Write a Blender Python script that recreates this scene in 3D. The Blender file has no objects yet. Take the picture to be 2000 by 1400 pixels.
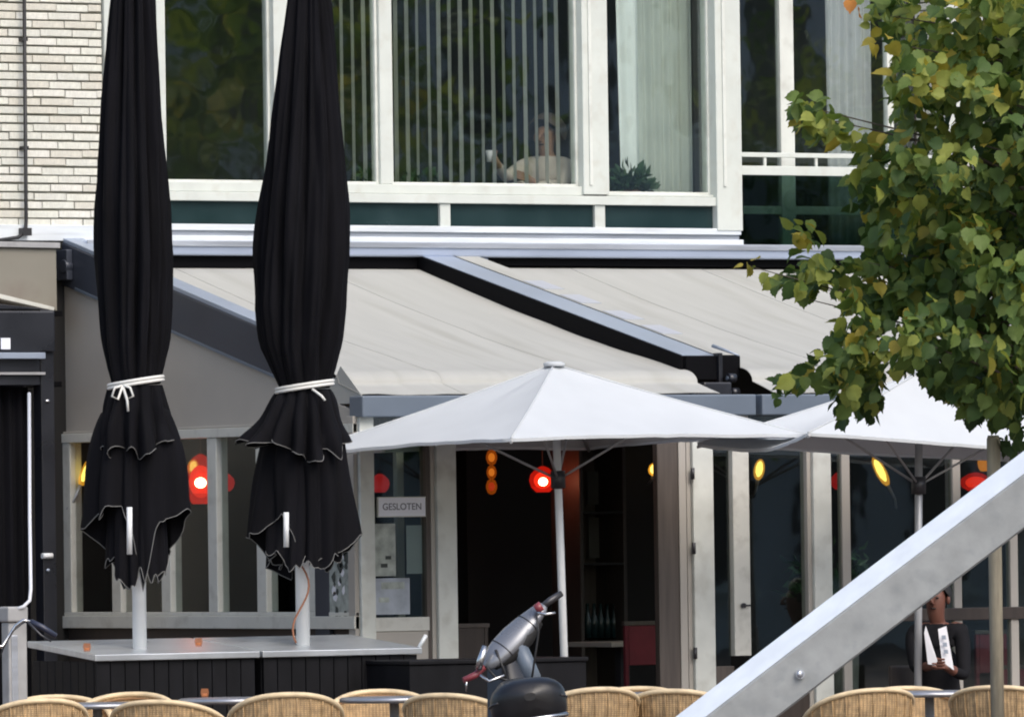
import bpy, math, random
from mathutils import Vector, Matrix, noise
rnd = random.Random(7)
SC = bpy.context.scene
COL = SC.collection
PI = math.pi

# ------------------------------------------------------------------ camera
FPX = 16200.0                                   # focal length in pixels of a 2000 px wide picture
TH = math.radians(31.6); PITCH = math.atan2(350, FPX); ROLL = 0.014
CF = Vector((math.sin(TH)*math.cos(PITCH), math.cos(TH)*math.cos(PITCH), math.sin(PITCH)))
CR0 = Vector((math.cos(TH), -math.sin(TH), 0)); CU0 = CR0.cross(CF)
CR = CR0*math.cos(ROLL) - CU0*math.sin(ROLL); CU = CR0*math.sin(ROLL) + CU0*math.cos(ROLL)
CP = Vector((-28.65607, -52.77753, 1.87))
cam = bpy.data.cameras.new('camera'); camo = bpy.data.objects.new('camera', cam); COL.objects.link(camo)
cam.sensor_width = 36; cam.lens = FPX/2000*36; cam.clip_end = 2000; cam.clip_start = 0.5
camo.matrix_world = Matrix(((CR.x, CU.x, -CF.x, CP.x), (CR.y, CU.y, -CF.y, CP.y), (CR.z, CU.z, -CF.z, CP.z), (0, 0, 0, 1)))
SC.camera = camo
def ray(x, y): return CF + CR*((x-1000)/FPX) + CU*((700-y)/FPX)
def onY(x, y, Y): d = ray(x, y); return CP + d*((Y-CP.y)/d.y)
def onX(x, y, X): d = ray(x, y); return CP + d*((X-CP.x)/d.x)
def onD(x, y, D): return CP + ray(x, y)*D

# ------------------------------------------------------------------ light
SUN_EL, SUN_AZ = math.radians(46), math.radians(178)   # azimuth from +Y clockwise: from the right, in front of the facade
W = bpy.data.worlds.new('World'); SC.world = W; W.use_nodes = True
nt = W.node_tree; bg = nt.nodes['Background']
sky = nt.nodes.new('ShaderNodeTexSky'); sky.sky_type = 'NISHITA'; sky.sun_disc = False
sky.sun_elevation = SUN_EL; sky.sun_rotation = SUN_AZ; sky.air_density = 1.0; sky.dust_density = 3.0; sky.ozone_density = 1.0
nt.links.new(sky.outputs[0], bg.inputs[0]); bg.inputs[1].default_value = 0.15
sl = bpy.data.lights.new('sun', 'SUN'); so = bpy.data.objects.new('sun', sl); COL.objects.link(so)
sl.energy = 0.95; sl.angle = math.radians(40); sl.color = (1, .96, .9)
sd = Vector((math.sin(SUN_AZ)*math.cos(SUN_EL), math.cos(SUN_AZ)*math.cos(SUN_EL), math.sin(SUN_EL)))
so.rotation_euler = sd.to_track_quat('Z', 'Y').to_euler(); so.location = (0, -10, 30)
SC.cycles.filter_width = 2.0; SC.cycles.max_bounces = 6; SC.cycles.diffuse_bounces = 3; SC.cycles.glossy_bounces = 3; SC.cycles.transparent_max_bounces = 10
SC.view_settings.view_transform = 'Standard'; SC.view_settings.look = 'None'
SC.view_settings.exposure = 0.65; SC.view_settings.gamma = 1.0

# ------------------------------------------------------------------ materials
def mat(name, col, rough=.6, metal=0, var=0, vscale=6, bump=0, bscale=40, stretch=(1, 1, 1), spec=.5, emis=None, es=0, dirt=None, coat=0):
    m = bpy.data.materials.new(name); m.use_nodes = True
    n = m.node_tree; b = n.nodes['Principled BSDF']; L = n.links
    b.inputs['Base Color'].default_value = (*col, 1); b.inputs['Roughness'].default_value = rough
    b.inputs['Metallic'].default_value = metal; b.inputs['Specular IOR Level'].default_value = spec
    b.inputs['Coat Weight'].default_value = coat
    if var or bump or dirt:
        tc = n.nodes.new('ShaderNodeTexCoord'); mp = n.nodes.new('ShaderNodeMapping'); mp.inputs['Scale'].default_value = stretch
        L.new(tc.outputs['Object'], mp.inputs[0])
    if var:
        no = n.nodes.new('ShaderNodeTexNoise'); no.inputs['Scale'].default_value = vscale; no.inputs['Detail'].default_value = 5
        L.new(mp.outputs[0], no.inputs[0])
        mr = n.nodes.new('ShaderNodeMapRange'); mr.inputs[1].default_value = .3; mr.inputs[2].default_value = .7
        mr.inputs[3].default_value = 1-var; mr.inputs[4].default_value = 1+var
        L.new(no.outputs[0], mr.inputs[0])
        hs = n.nodes.new('ShaderNodeHueSaturation'); hs.inputs['Color'].default_value = (*col, 1)
        L.new(mr.outputs[0], hs.inputs['Value']); L.new(hs.outputs[0], b.inputs['Base Color'])
        mr2 = n.nodes.new('ShaderNodeMapRange'); mr2.inputs[3].default_value = max(.03, rough-.12); mr2.inputs[4].default_value = min(1, rough+.12)
        L.new(no.outputs[0], mr2.inputs[0]); L.new(mr2.outputs[0], b.inputs['Roughness'])
        if dirt:
            n2 = n.nodes.new('ShaderNodeTexNoise'); n2.inputs['Scale'].default_value = dirt[1]; n2.inputs['Detail'].default_value = 6
            L.new(mp.outputs[0], n2.inputs[0])
            cr = n.nodes.new('ShaderNodeMapRange'); cr.inputs[1].default_value = .52; cr.inputs[2].default_value = .75
            cr.inputs[4].default_value = dirt[2]
            L.new(n2.outputs[0], cr.inputs[0])
            mx = n.nodes.new('ShaderNodeMix'); mx.data_type = 'RGBA'; mx.inputs[7].default_value = (*dirt[0], 1)
            L.new(cr.outputs[0], mx.inputs[0]); L.new(hs.outputs[0], mx.inputs[6]); L.new(mx.outputs[2], b.inputs['Base Color'])
    if bump:
        nb = n.nodes.new('ShaderNodeTexNoise'); nb.inputs['Scale'].default_value = bscale; nb.inputs['Detail'].default_value = 4
        L.new(mp.outputs[0], nb.inputs[0])
        bp = n.nodes.new('ShaderNodeBump'); bp.inputs['Strength'].default_value = bump; bp.inputs['Distance'].default_value = .01
        L.new(nb.outputs[0], bp.inputs['Height']); L.new(bp.outputs[0], b.inputs['Normal'])
    if emis:
        b.inputs['Emission Color'].default_value = (*emis, 1); b.inputs['Emission Strength'].default_value = es
    return m
def glass(name, tint=(.8, .9, .88), ior=1.6, extra=0.0, wav=.15):
    m = bpy.data.materials.new(name); m.use_nodes = True
    n = m.node_tree; L = n.links; n.nodes.remove(n.nodes['Principled BSDF']); out = n.nodes['Material Output']
    tr = n.nodes.new('ShaderNodeBsdfTransparent'); tr.inputs[0].default_value = (*tint, 1)
    gl = n.nodes.new('ShaderNodeBsdfGlossy'); gl.inputs['Roughness'].default_value = .02; gl.inputs[0].default_value = (.95, 1, 1, 1)
    lw = n.nodes.new('ShaderNodeLayerWeight'); lw.inputs[0].default_value = .5      # Schlick reflectance, the same for both faces of a pane
    pw = n.nodes.new('ShaderNodeMath'); pw.operation = 'POWER'; pw.inputs[1].default_value = 5; L.new(lw.outputs['Facing'], pw.inputs[0])
    r0 = ((ior-1)/(ior+1))**2
    ad = n.nodes.new('ShaderNodeMath'); ad.operation = 'MULTIPLY_ADD'; ad.inputs[1].default_value = 1-r0; ad.inputs[2].default_value = r0+extra; ad.use_clamp = True
    L.new(pw.outputs[0], ad.inputs[0])
    mx = n.nodes.new('ShaderNodeMixShader'); L.new(ad.outputs[0], mx.inputs[0]); L.new(tr.outputs[0], mx.inputs[1]); L.new(gl.outputs[0], mx.inputs[2])
    tc = n.nodes.new('ShaderNodeTexCoord'); no = n.nodes.new('ShaderNodeTexNoise'); no.inputs['Scale'].default_value = 2.2
    L.new(tc.outputs['Object'], no.inputs[0]); bp = n.nodes.new('ShaderNodeBump'); bp.inputs['Strength'].default_value = wav; bp.inputs['Distance'].default_value = .01
    L.new(no.outputs[0], bp.inputs['Height']); L.new(bp.outputs[0], gl.inputs['Normal'])
    L.new(mx.outputs[0], out.inputs[0])
    return m
def sheer(name, col, alpha):
    m = mat(name, col, .9, var=.08, vscale=3); n = m.node_tree; L = n.links; b = n.nodes['Principled BSDF']; out = n.nodes['Material Output']
    tr = n.nodes.new('ShaderNodeBsdfTransparent'); mx = n.nodes.new('ShaderNodeMixShader'); mx.inputs[0].default_value = alpha
    L.new(tr.outputs[0], mx.inputs[1]); L.new(b.outputs[0], mx.inputs[2]); L.new(mx.outputs[0], out.inputs[0])
    return m
M = dict(
    white=mat('white_paint', (.57, .6, .555), .45, var=.06, vscale=4, dirt=((.45, .43, .36), 9, .35), bump=.05),
    white2=mat('weathered_white_paint', (.64, .66, .61), .5, var=.08, vscale=5, dirt=((.36, .35, .3), 6, .5), bump=.05),
    taupe=mat('taupe_paint', (.4, .375, .335), .6, var=.07, vscale=1.5, bump=.04),
    taupe_light=mat('taupe_trim', (.6, .6, .545), .5, var=.07, vscale=4, dirt=((.2, .19, .16), 8, .4)),
    slate=mat('slate_coating', (.045, .052, .07), .38, metal=.1, var=.08, vscale=3, spec=.5),
    slate_light=mat('pale_metal_and_sky_sheen', (.33, .38, .46), .4, metal=.3, var=.06, vscale=3),  # pale metal; the awning beam cap uses it to paint in reflected sky
    slate_mid=mat('slate_fascia', (.13, .16, .2), .4, metal=.1, var=.06, vscale=3),
    zinc=mat('zinc_sheet', (.5, .53, .58), .36, metal=.7, var=.1, vscale=2.5, stretch=(.5, 1, 6), dirt=((.3, .3, .32), 4, .5)),
    zinc_white=mat('pale_zinc_sheet', (.66, .7, .72), .45, metal=.1, var=.08, vscale=3, stretch=(.5, 1, 6), dirt=((.42, .44, .44), 5, .5)),
    gutter=mat('gutter_zinc', (.42, .48, .6), .35, metal=.5, var=.08, vscale=2, stretch=(.5, 1, 3)),
    black=mat('black_paint_and_shade', (.003, .003, .004), .7, spec=.08),  # matt black, also painted shade on the centre rails and gutter gap
    fasciapaint=mat('brownish_fascia_paint', (.23, .215, .175), .6, var=.1, vscale=1.2, dirt=((.15, .1, .085), 2.0, .6)),
    clip=mat('pale_clip', (.4, .42, .46), .5),
    green=mat('dark_green_panel', (.012, .03, .032), .22, var=.15, vscale=3, spec=.6),
    mortar=mat('mortar', (.44, .44, .385), .95, var=.15, vscale=12, bump=.3, bscale=120),
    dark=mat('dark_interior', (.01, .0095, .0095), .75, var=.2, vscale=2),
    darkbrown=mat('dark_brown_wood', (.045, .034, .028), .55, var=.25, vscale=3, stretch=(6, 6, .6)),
    brownjamb=mat('brown_jamb', (.085, .07, .06), .5, var=.2, vscale=4, stretch=(8, 8, .5)),
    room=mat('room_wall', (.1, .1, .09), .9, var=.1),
    fabric=mat('awning_fabric', (.4, .4, .37), .85, var=.05, vscale=2.2, stretch=(3.0, .35, .35), bump=.08, bscale=60, dirt=((.3, .295, .255), 1.6, .6)),
    fabricseam=mat('awning_seam', (.395, .395, .367), .85),
    umb_white=mat('white_canvas', (.66, .69, .705), .85, var=.03, vscale=3, bump=.06, bscale=30),
    umb_black=mat('black_canvas', (.005, .005, .0068), .85, spec=.12, var=.35, vscale=3, stretch=(4, 4, .6), bump=.25, bscale=25),
    piping=mat('grey_piping', (.17, .17, .165), .7),
    cord=mat('white_cord', (.72, .72, .68), .7),
    pole_white=mat('white_pole_paint', (.76, .78, .78), .35, var=.04, vscale=5, dirt=((.5, .5, .48), 7, .3)),
    pole_grey=mat('grey_pole_paint', (.42, .43, .44), .4, metal=.3, var=.06, vscale=5),
    steel_dark=mat('dark_steel', (.06, .06, .065), .4, metal=.5),
    galv_lit=mat('sky_lit_galvanised_steel', (.78, .82, .84), .5, metal=.05, var=.06, vscale=9, spec=.4),  # same steel lightened, painting sky light onto the top flange
    galv=mat('galvanised_steel', (.3, .315, .315), .55, metal=.08, var=.12, vscale=9, bump=.1, bscale=30, dirt=((.2, .22, .23), 14, .5), spec=.35),
    blackbox=mat('black_box_paint', (.006, .006, .0075), .6, spec=.2, var=.3, vscale=4, stretch=(3, 3, 1)),
    blackgloss=mat('black_gloss_metal', (.016, .017, .022), .3, var=.25, vscale=3, spec=.6),
    lid=mat('brushed_steel_lid', (.55, .58, .6), .32, metal=.6, var=.1, vscale=3, stretch=(1, 5, 1), dirt=((.38, .4, .4), 4, .4)),
    conduit=mat('white_conduit', (.62, .64, .68), .4),
    greypost=mat('grey_post_paint', (.36, .36, .36), .6, metal=.2, var=.12, vscale=8, dirt=((.2, .2, .19), 7, .5)),
    rattan=mat('woven_rattan', (.58, .39, .2), .6, var=.28, vscale=24, bump=.6, bscale=90),
    cane=mat('peeled_cane', (.74, .58, .36), .42, var=.16, vscale=14),
    canedark=mat('brown_cane', (.28, .15, .065), .5, var=.2, vscale=14),
    tabletop=mat('brushed_table_top', (.42, .43, .46), .35, metal=.7, var=.08),
    leather=mat('black_seat_vinyl', (.008, .008, .0095), .38, var=.15, vscale=10, bump=.12, bscale=160, spec=.5),
    silver=mat('silver_body_paint', (.2, .21, .23), .3, metal=.45, coat=.35, var=.04),
    rubber=mat('black_rubber', (.014, .014, .014), .7, bump=.1),
    redplastic=mat('dark_red_plastic', (.2, .04, .05), .35),
    chrome=mat('worn_chrome', (.6, .6, .6), .22, metal=.95),
    glasspane=glass('window_glass', (.9, .93, .91), 1.5, .085),
    frontglass=glass('shop_glass', (.8, .85, .82), 1.5, .04, .1),
    sideglass=glass('side_glass', (.85, .88, .86), 1.4, .0, .1),
    balglass=glass('balustrade_glass', (.3, .4, .36), 1.5, .0),
    leafy=mat('plant_leaves', (.035, .085, .03), .5, var=.3, vscale=8),
    sheer=sheer('sheer_curtain', (.72, .76, .7), .72),
    drape=mat('white_drape', (.88, .92, .92), .85, var=.05),
    greydrape=mat('lilac_grey_drape', (.55, .55, .58), .85, var=.05),
    blind=mat('blind_fabric', (.85, .85, .78), .8, var=.05),
    skin=mat('skin', (.38, .22, .15), .55, var=.06, vscale=20),
    skin2=mat('skin_ruddy', (.15, .06, .04), .55, var=.06, vscale=20),
    hair=mat('brown_hair', (.11, .08, .058), .6, var=.3, vscale=30, bump=.4),
    hairdark=mat('dark_hair', (.015, .013, .012), .6, var=.3, vscale=30, bump=.4),
    beige=mat('beige_knit', (.7, .62, .56), .9, var=.1, vscale=14, bump=.3),
    jacket=mat('dark_jacket', (.011, .011, .013), .9, spec=.15, var=.2, vscale=10, bump=.2),
    paper=mat('white_paper', (.75, .75, .78), .8),
    signwhite=mat('white_sign_board', (.86, .88, .95), .5, var=.03),
    ink=mat('grey_ink', (.16, .17, .21), .7),
    frost=mat('frosted_print', (.34, .37, .34), .8, var=.3, vscale=22),
    poster=mat('pale_poster', (.4, .44, .4), .8, var=.3, vscale=14),
    posterblue=mat('bluish_poster', (.38, .42, .47), .7, var=.2, vscale=9),
    printdark=mat('dark_print', (.05, .06, .055), .7),
    orangep=mat('orange_poster', (.4, .14, .06), .7, var=.4, vscale=12),
    redchair=mat('dark_red_upholstery', (.16, .02, .03), .7, var=.2),
    asphalt=mat('asphalt', (.055, .055, .055), .9, var=.2, vscale=3, bump=.3, bscale=200),
    wood=mat('weathered_stake_wood', (.3, .27, .2), .8, var=.2, vscale=8, stretch=(6, 6, .8), bump=.2),
    bark=mat('tree_bark', (.1, .08, .06), .9, var=.3, vscale=12, bump=.5),
    yellowlamp=mat('yellow_lamp_glow', (.8, .7, .2), .5, emis=(1, .78, .16), es=2.2),
    redlamp=mat('red_lamp_glow', (.6, .02, .01), .5, emis=(1, .04, .012), es=.8),
    reddim=mat('dim_red_lamp', (.4, .02, .02), .5, emis=(1, .03, .03), es=.18),
    bulb=mat('hot_bulb', (1, .9, .6), .5, emis=(1, .72, .4), es=6),
    orangelamp=mat('orange_lamp_glow', (.6, .25, .05), .5, emis=(1, .3, .03), es=.4),
    candle=mat('amber_candle_glass', (.75, .32, .16), .25, emis=(1, .35, .12), es=.25),
    cable=mat('dark_cable', (.015, .015, .016), .5),
    bikegrip=mat('dark_blue_grip', (.03, .035, .06), .35),
    brownwire=mat('brown_wire', (.3, .13, .07), .6),
    brickred=mat('red_brick', (.2, .1, .07), .9, var=.2, vscale=2),
    palewall=mat('pale_stucco', (.5, .5, .5), .9, var=.15, vscale=.4),
    winfar=mat('far_window', (.03, .035, .04), .15),
)
def shade_mat(name, col, es, alpha):
    m = bpy.data.materials.new(name); m.use_nodes = True
    n = m.node_tree; L = n.links; n.nodes.remove(n.nodes['Principled BSDF']); out = n.nodes['Material Output']
    tr = n.nodes.new('ShaderNodeBsdfTransparent'); em = n.nodes.new('ShaderNodeEmission'); em.inputs[0].default_value = (*col, 1); em.inputs[1].default_value = es
    mx = n.nodes.new('ShaderNodeMixShader'); mx.inputs[0].default_value = alpha
    L.new(tr.outputs[0], mx.inputs[1]); L.new(em.outputs[0], mx.inputs[2]); L.new(mx.outputs[0], out.inputs[0])
    return m
M['redshade'] = shade_mat('red_paper_shade', (1, .02, .008), .4, .4)
M['yellowshade'] = shade_mat('amber_glass_shade', (1, .42, .03), .8, .4)
M['orangeshade'] = shade_mat('orange_paper_shade', (1, .18, .01), .2, .4)
M['candleglass'] = shade_mat('candle_glass', (1, .4, .2), .25, .4)
M['bricks'] = [mat('cream_brick', c, .85, var=.08, vscale=25, bump=.35, bscale=150, dirt=((.45, .42, .35), 10, .4)) for c in
               ((.66, .66, .58), (.62, .62, .55), (.69, .68, .61), (.6, .58, .5))]
n = M['umb_white'].node_tree; tl = n.nodes.new('ShaderNodeBsdfTranslucent'); tl.inputs[0].default_value = (.6, .62, .65, 1)
mx = n.nodes.new('ShaderNodeMixShader'); mx.inputs[0].default_value = .22
n.links.new(n.nodes['Principled BSDF'].outputs[0], mx.inputs[1]); n.links.new(tl.outputs[0], mx.inputs[2]); n.links.new(mx.outputs[0], n.nodes['Material Output'].inputs[0])
M['leaf'] = []
for c in ((.046, .086, .024), (.07, .12, .033), (.12, .175, .043), (.25, .28, .06), (.38, .31, .055), (.4, .16, .03), (.03, .056, .02)):
    m = mat('leaf_green', c, .6, var=.25, vscale=14, spec=.3)
    n = m.node_tree; b = n.nodes['Principled BSDF']; out = n.nodes['Material Output']
    tl = n.nodes.new('ShaderNodeBsdfTranslucent'); tl.inputs[0].default_value = (c[0]*1.6, c[1]*1.7, c[2], 1)
    mx = n.nodes.new('ShaderNodeMixShader'); mx.inputs[0].default_value = .3
    n.links.new(b.outputs[0], mx.inputs[1]); n.links.new(tl.outputs[0], mx.inputs[2]); n.links.new(mx.outputs[0], out.inputs[0])
    M['leaf'].append(m)

n = M['rattan'].node_tree; b = n.nodes['Principled BSDF']; tc = n.nodes.new('ShaderNodeTexCoord'); ws = []
for d_ in ('Z', 'X'):
    w = n.nodes.new('ShaderNodeTexWave'); w.bands_direction = d_; w.inputs['Scale'].default_value = 26 if d_ == 'Z' else 17; w.inputs['Distortion'].default_value = 1.2; n.links.new(tc.outputs['Object'], w.inputs[0]); ws.append(w)
ml = n.nodes.new('ShaderNodeMath'); ml.operation = 'MULTIPLY'; n.links.new(ws[0].outputs['Fac'], ml.inputs[0]); n.links.new(ws[1].outputs['Fac'], ml.inputs[1])
mr = n.nodes.new('ShaderNodeMapRange'); mr.inputs[3].default_value = .62; mr.inputs[4].default_value = 1.25; n.links.new(ml.outputs[0], mr.inputs[0])
h2 = n.nodes.new('ShaderNodeHueSaturation'); src = b.inputs['Base Color'].links[0].from_socket; n.links.new(src, h2.inputs['Color']); n.links.new(mr.outputs[0], h2.inputs['Value']); n.links.new(h2.outputs[0], b.inputs['Base Color'])
bp = n.nodes.new('ShaderNodeBump'); bp.inputs['Strength'].default_value = .7; bp.inputs['Distance'].default_value = .006; n.links.new(ml.outputs[0], bp.inputs['Height']); n.links.new(bp.outputs[0], b.inputs['Normal'])

# ------------------------------------------------------------------ helpers
class MB:
    def __init__(s): s.v = []; s.f = []; s.mi = []; s.sm = []
    def add(s, vs, fs, mi=0, smooth=False):
        o = len(s.v); s.v += [Vector(v) for v in vs]
        for f in fs: s.f.append([i+o for i in f]); s.mi.append(mi); s.sm.append(smooth)
        return s
    def box(s, a, b, mi=0, T=None):
        (x0, y0, z0), (x1, y1, z1) = a, b
        x0, x1 = min(x0, x1), max(x0, x1); y0, y1 = min(y0, y1), max(y0, y1); z0, z1 = min(z0, z1), max(z0, z1)
        vs = [Vector(p) for p in ((x0, y0, z0), (x1, y0, z0), (x1, y1, z0), (x0, y1, z0), (x0, y0, z1), (x1, y0, z1), (x1, y1, z1), (x0, y1, z1))]
        if T is not None: vs = [T @ v for v in vs]
        return s.add(vs, [(0, 3, 2, 1), (4, 5, 6, 7), (0, 1, 5, 4), (1, 2, 6, 5), (2, 3, 7, 6), (3, 0, 4, 7)], mi)
    def prism(s, base, off, mi=0):                       # polygon (list of points) swept by a vector
        n = len(base); vs = [Vector(p) for p in base] + [Vector(p)+Vector(off) for p in base]
        return s.add(vs, [tuple(range(n))[::-1], tuple(range(n, 2*n))] + [(i, (i+1) % n, n+(i+1) % n, n+i) for i in range(n)], mi)
    def grid(s, rows, closed=False, mi=0, smooth=True):  # rows of equally many points
        n = len(rows[0]); fs = []
        for i in range(len(rows)-1):
            for j in range(n if closed else n-1):
                k = (j+1) % n; fs.append((i*n+j, i*n+k, (i+1)*n+k, (i+1)*n+j))
        return s.add([p for r in rows for p in r], fs, mi, smooth)
    def tube(s, pts, r, seg=8, mi=0, cap=True, smooth=True):
        pts = [Vector(p) for p in pts]; n = len(pts); rows = []; nrm = None
        for i, p in enumerate(pts):
            t = (pts[min(i+1, n-1)]-pts[max(i-1, 0)]).normalized()
            if nrm is None: nrm = t.orthogonal().normalized()
            nrm = (nrm - t*nrm.dot(t))
            nrm = nrm.normalized() if nrm.length > 1e-6 else t.orthogonal().normalized()
            bn = t.cross(nrm); rr = r[i] if isinstance(r, (list, tuple)) else r
            rows.append([p + (nrm*math.cos(2*PI*j/seg)+bn*math.sin(2*PI*j/seg))*rr for j in range(seg)])
        s.grid(rows, True, mi, smooth)
        if cap:
            o = len(s.v)-len(pts)*seg
            s.f.append([o+j for j in range(seg)][::-1]); s.mi.append(mi); s.sm.append(False)
            s.f.append([o+(n-1)*seg+j for j in range(seg)]); s.mi.append(mi); s.sm.append(False)
        return s
    def lathe(s, prof, c=(0, 0, 0), seg=24, mi=0, smooth=True):
        c = Vector(c)
        return s.grid([[c+Vector((r*math.cos(2*PI*j/seg), r*math.sin(2*PI*j/seg), z)) for j in range(seg)] for r, z in prof], True, mi, smooth)
    def ellipsoid(s, c, r, T=None, mi=0, u=12, v=16):
        c = Vector(c); rows = []
        for i in range(u+1):
            a = PI*i/u
            row = [Vector((r[0]*math.sin(a)*math.cos(2*PI*j/v), r[1]*math.sin(a)*math.sin(2*PI*j/v), r[2]*math.cos(a))) for j in range(v)]
            rows.append([(c + (T @ p if T is not None else p)) for p in row])
        return s.grid(rows, True, mi, True)
    def build(s, name, m, parent=None, bevel=0, kind=None, org=None):
        me = bpy.data.meshes.new(name)
        o0 = Vector(org) if org is not None else (parent.matrix_world.translation.copy() if parent is not None else Vector((0, 0, 0)))
        if parent is not None: o0 = wloc(parent)
        me.from_pydata([v-o0 for v in s.v], [], s.f)
        for mm in (m if isinstance(m, list) else [m]): me.materials.append(mm)
        me.polygons.foreach_set('material_index', s.mi); me.polygons.foreach_set('use_smooth', s.sm)
        me.update()
        o = bpy.data.objects.new(name, me); COL.objects.link(o)
        if parent is not None: o.parent = parent
        else: o.location = o0
        if bevel:
            b = o.modifiers.new('bevel', 'BEVEL'); b.width = bevel; b.segments = 2; b.limit_method = 'ANGLE'; b.angle_limit = .7
        if kind: o['kind'] = kind
        return o
def wloc(o):                                            # all Empties are unrotated: offsets simply add up
    p = Vector((0, 0, 0))
    while o is not None: p += o.location; o = o.parent
    return p
def tag(o, label, cat, group=None):
    o['label'] = label; o['category'] = cat
    if group: o['group'] = group
    return o
def thing(name, label, cat, loc, group=None):
    o = bpy.data.objects.new(name, None); COL.objects.link(o); o.location = loc; o.empty_display_size = .2
    return tag(o, label, cat, group)
def bx(name, a, b, m, parent, bevel=0.004): return MB().box(a, b).build(name, m, parent, bevel)
def copy_tree(o, parent=None):
    c = o.copy(); COL.objects.link(c); c.parent = parent
    for ch in [x for x in o.children]: copy_tree(ch, c)
    return c
def lerp(a, b, t): return a+(b-a)*t

GZ = 0.10                                               # terrace level
STZ = 0.42                                              # street level near the scooter and the tree
DF = -4.15                                              # Y of the conservatory front

# ------------------------------------------------------------------ ground
g = MB()
ys = [400, -9.0, -13.0, -400]; zs = [GZ, GZ, STZ, STZ]
for i in range(3):
    g.add([(-400, ys[i], zs[i]), (400, ys[i], zs[i]), (400, ys[i+1], zs[i+1]), (-400, ys[i+1], zs[i+1])], [(0, 3, 2, 1)])
pav = mat('brick_paving', (.1, .085, .075), .85, var=.2, vscale=1.5, bump=.3, bscale=80)
n = pav.node_tree; bt = n.nodes.new('ShaderNodeTexBrick'); bt.inputs['Scale'].default_value = 5
bt.inputs['Color1'].default_value = (.13, .085, .07, 1); bt.inputs['Color2'].default_value = (.1, .08, .075, 1); bt.inputs['Mortar'].default_value = (.05, .045, .04, 1)
tc = n.nodes.new('ShaderNodeTexCoord'); n.links.new(tc.outputs['Object'], bt.inputs[0]); n.links.new(bt.outputs[0], n.nodes['Principled BSDF'].inputs['Base Color'])
o = g.build('ground', pav); o['kind'] = 'structure'

# ------------------------------------------------------------------ apartment building above
Bd = thing('apartment_building', 'cream brick apartment building with white framed upper windows behind the awnings', 'building', (0, 0, GZ))
ZT = 9.2
XR = 11.0
bw = MB().box((-9, .05, 4.17), (.36, .35, ZT)).build('wall', M['mortar'], Bd)
# bricks
def chamfer_box(w, d, h, c):
    m_ = MB()
    f0 = [(-w/2+c, -d/2, -h/2+c), (w/2-c, -d/2, -h/2+c), (w/2-c, -d/2, h/2-c), (-w/2+c, -d/2, h/2-c)]
    f1 = [(-w/2, -d/2+c, -h/2), (w/2, -d/2+c, -h/2), (w/2, -d/2+c, h/2), (-w/2, -d/2+c, h/2)]
    f2 = [(-w/2, d/2, -h/2), (w/2, d/2, -h/2), (w/2, d/2, h/2), (-w/2, d/2, h/2)]
    m_.add(f0+f1+f2, [(0, 1, 2, 3)] + [(i, 4+i, 4+(i+1) % 4, (i+1) % 4) for i in range(4)] + [(4+i, 8+i, 8+(i+1) % 4, 4+(i+1) % 4) for i in range(4)])
    return m_
brick_me = []
for mm in M['bricks']:
    t = chamfer_box(1, .1, .05, .004).build('brick', mm, bw); brick_me.append(t.data); bpy.data.objects.remove(t)
CH = .0622
def place_brick(x0, x1, z, y=0, parent=bw, rz=0):
    o = bpy.data.objects.new('brick', rnd.choice(brick_me)); COL.objects.link(o); o.parent = parent
    c = Vector(((x0+x1)/2, y, z)) if rz == 0 else Vector((x0, y, z))
    o.location = c - wloc(parent) + Vector((rnd.uniform(-.0015, .0015), .055+rnd.uniform(-.005, .004), 0)) if rz == 0 else c-wloc(parent)
    o.scale = ((x1-x0) if rz == 0 else rz, 1, rnd.uniform(.96, 1.03)); o.rotation_euler = (0, rnd.uniform(-.003, .003), 0 if rz == 0 else PI/2)
for r in range(31):
    z = 4.20 + r*CH + .03
    x = -.74 - [0, .13, .065, .2][r % 4]
    while x < .355:
        x1 = min(x+.262, .355)
        if x1-x > .03: place_brick(x, x1-.004 if x1 < .355 else x1, z)
        x += .264
bx('flashing', (-3, -.02, 4.06), (.36, .06, 4.175), M['zinc_white'], Bd)
# wall behind / above / beside
bx('upper_wall', (.36, .12, 6.6), (XR, .4, ZT), M['mortar'], Bd, 0)
bx('roof', (-9.2, -.3, ZT), (XR+.2, 9, ZT+.25), M['zinc'], Bd)
bx('end_wall', (-9, .36, GZ), (-8.7, 9, ZT), M['mortar'], Bd, 0)
bx('end_wall', (XR, .0, GZ), (XR+.3, 9, ZT), M['mortar'], Bd, 0)
bx('rear_wall', (-9, 9, GZ), (XR, 9.3, ZT), M['mortar'], Bd, 0)
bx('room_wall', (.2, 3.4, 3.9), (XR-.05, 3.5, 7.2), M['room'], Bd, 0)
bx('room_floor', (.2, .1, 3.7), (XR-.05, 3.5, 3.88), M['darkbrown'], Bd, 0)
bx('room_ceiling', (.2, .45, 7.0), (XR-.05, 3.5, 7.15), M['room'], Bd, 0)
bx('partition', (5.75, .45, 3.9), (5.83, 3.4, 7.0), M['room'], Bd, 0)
bx('left_wall_below', (-9, .05, GZ), (-.35, .35, 4.05), M['taupe'], Bd, 0)

def X0(px, py=200): return onY(px, py, 0).x
def Z0(px, py): return onY(px, py, 0).z
SILL = Z0(900, 362); SILLB = Z0(900, 398); PANB = Z0(1000, 443)
posts = [(203, 235), (307, 323), (532, 592), (742, 766), (1132, 1182), (1390, 1438)]
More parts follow.
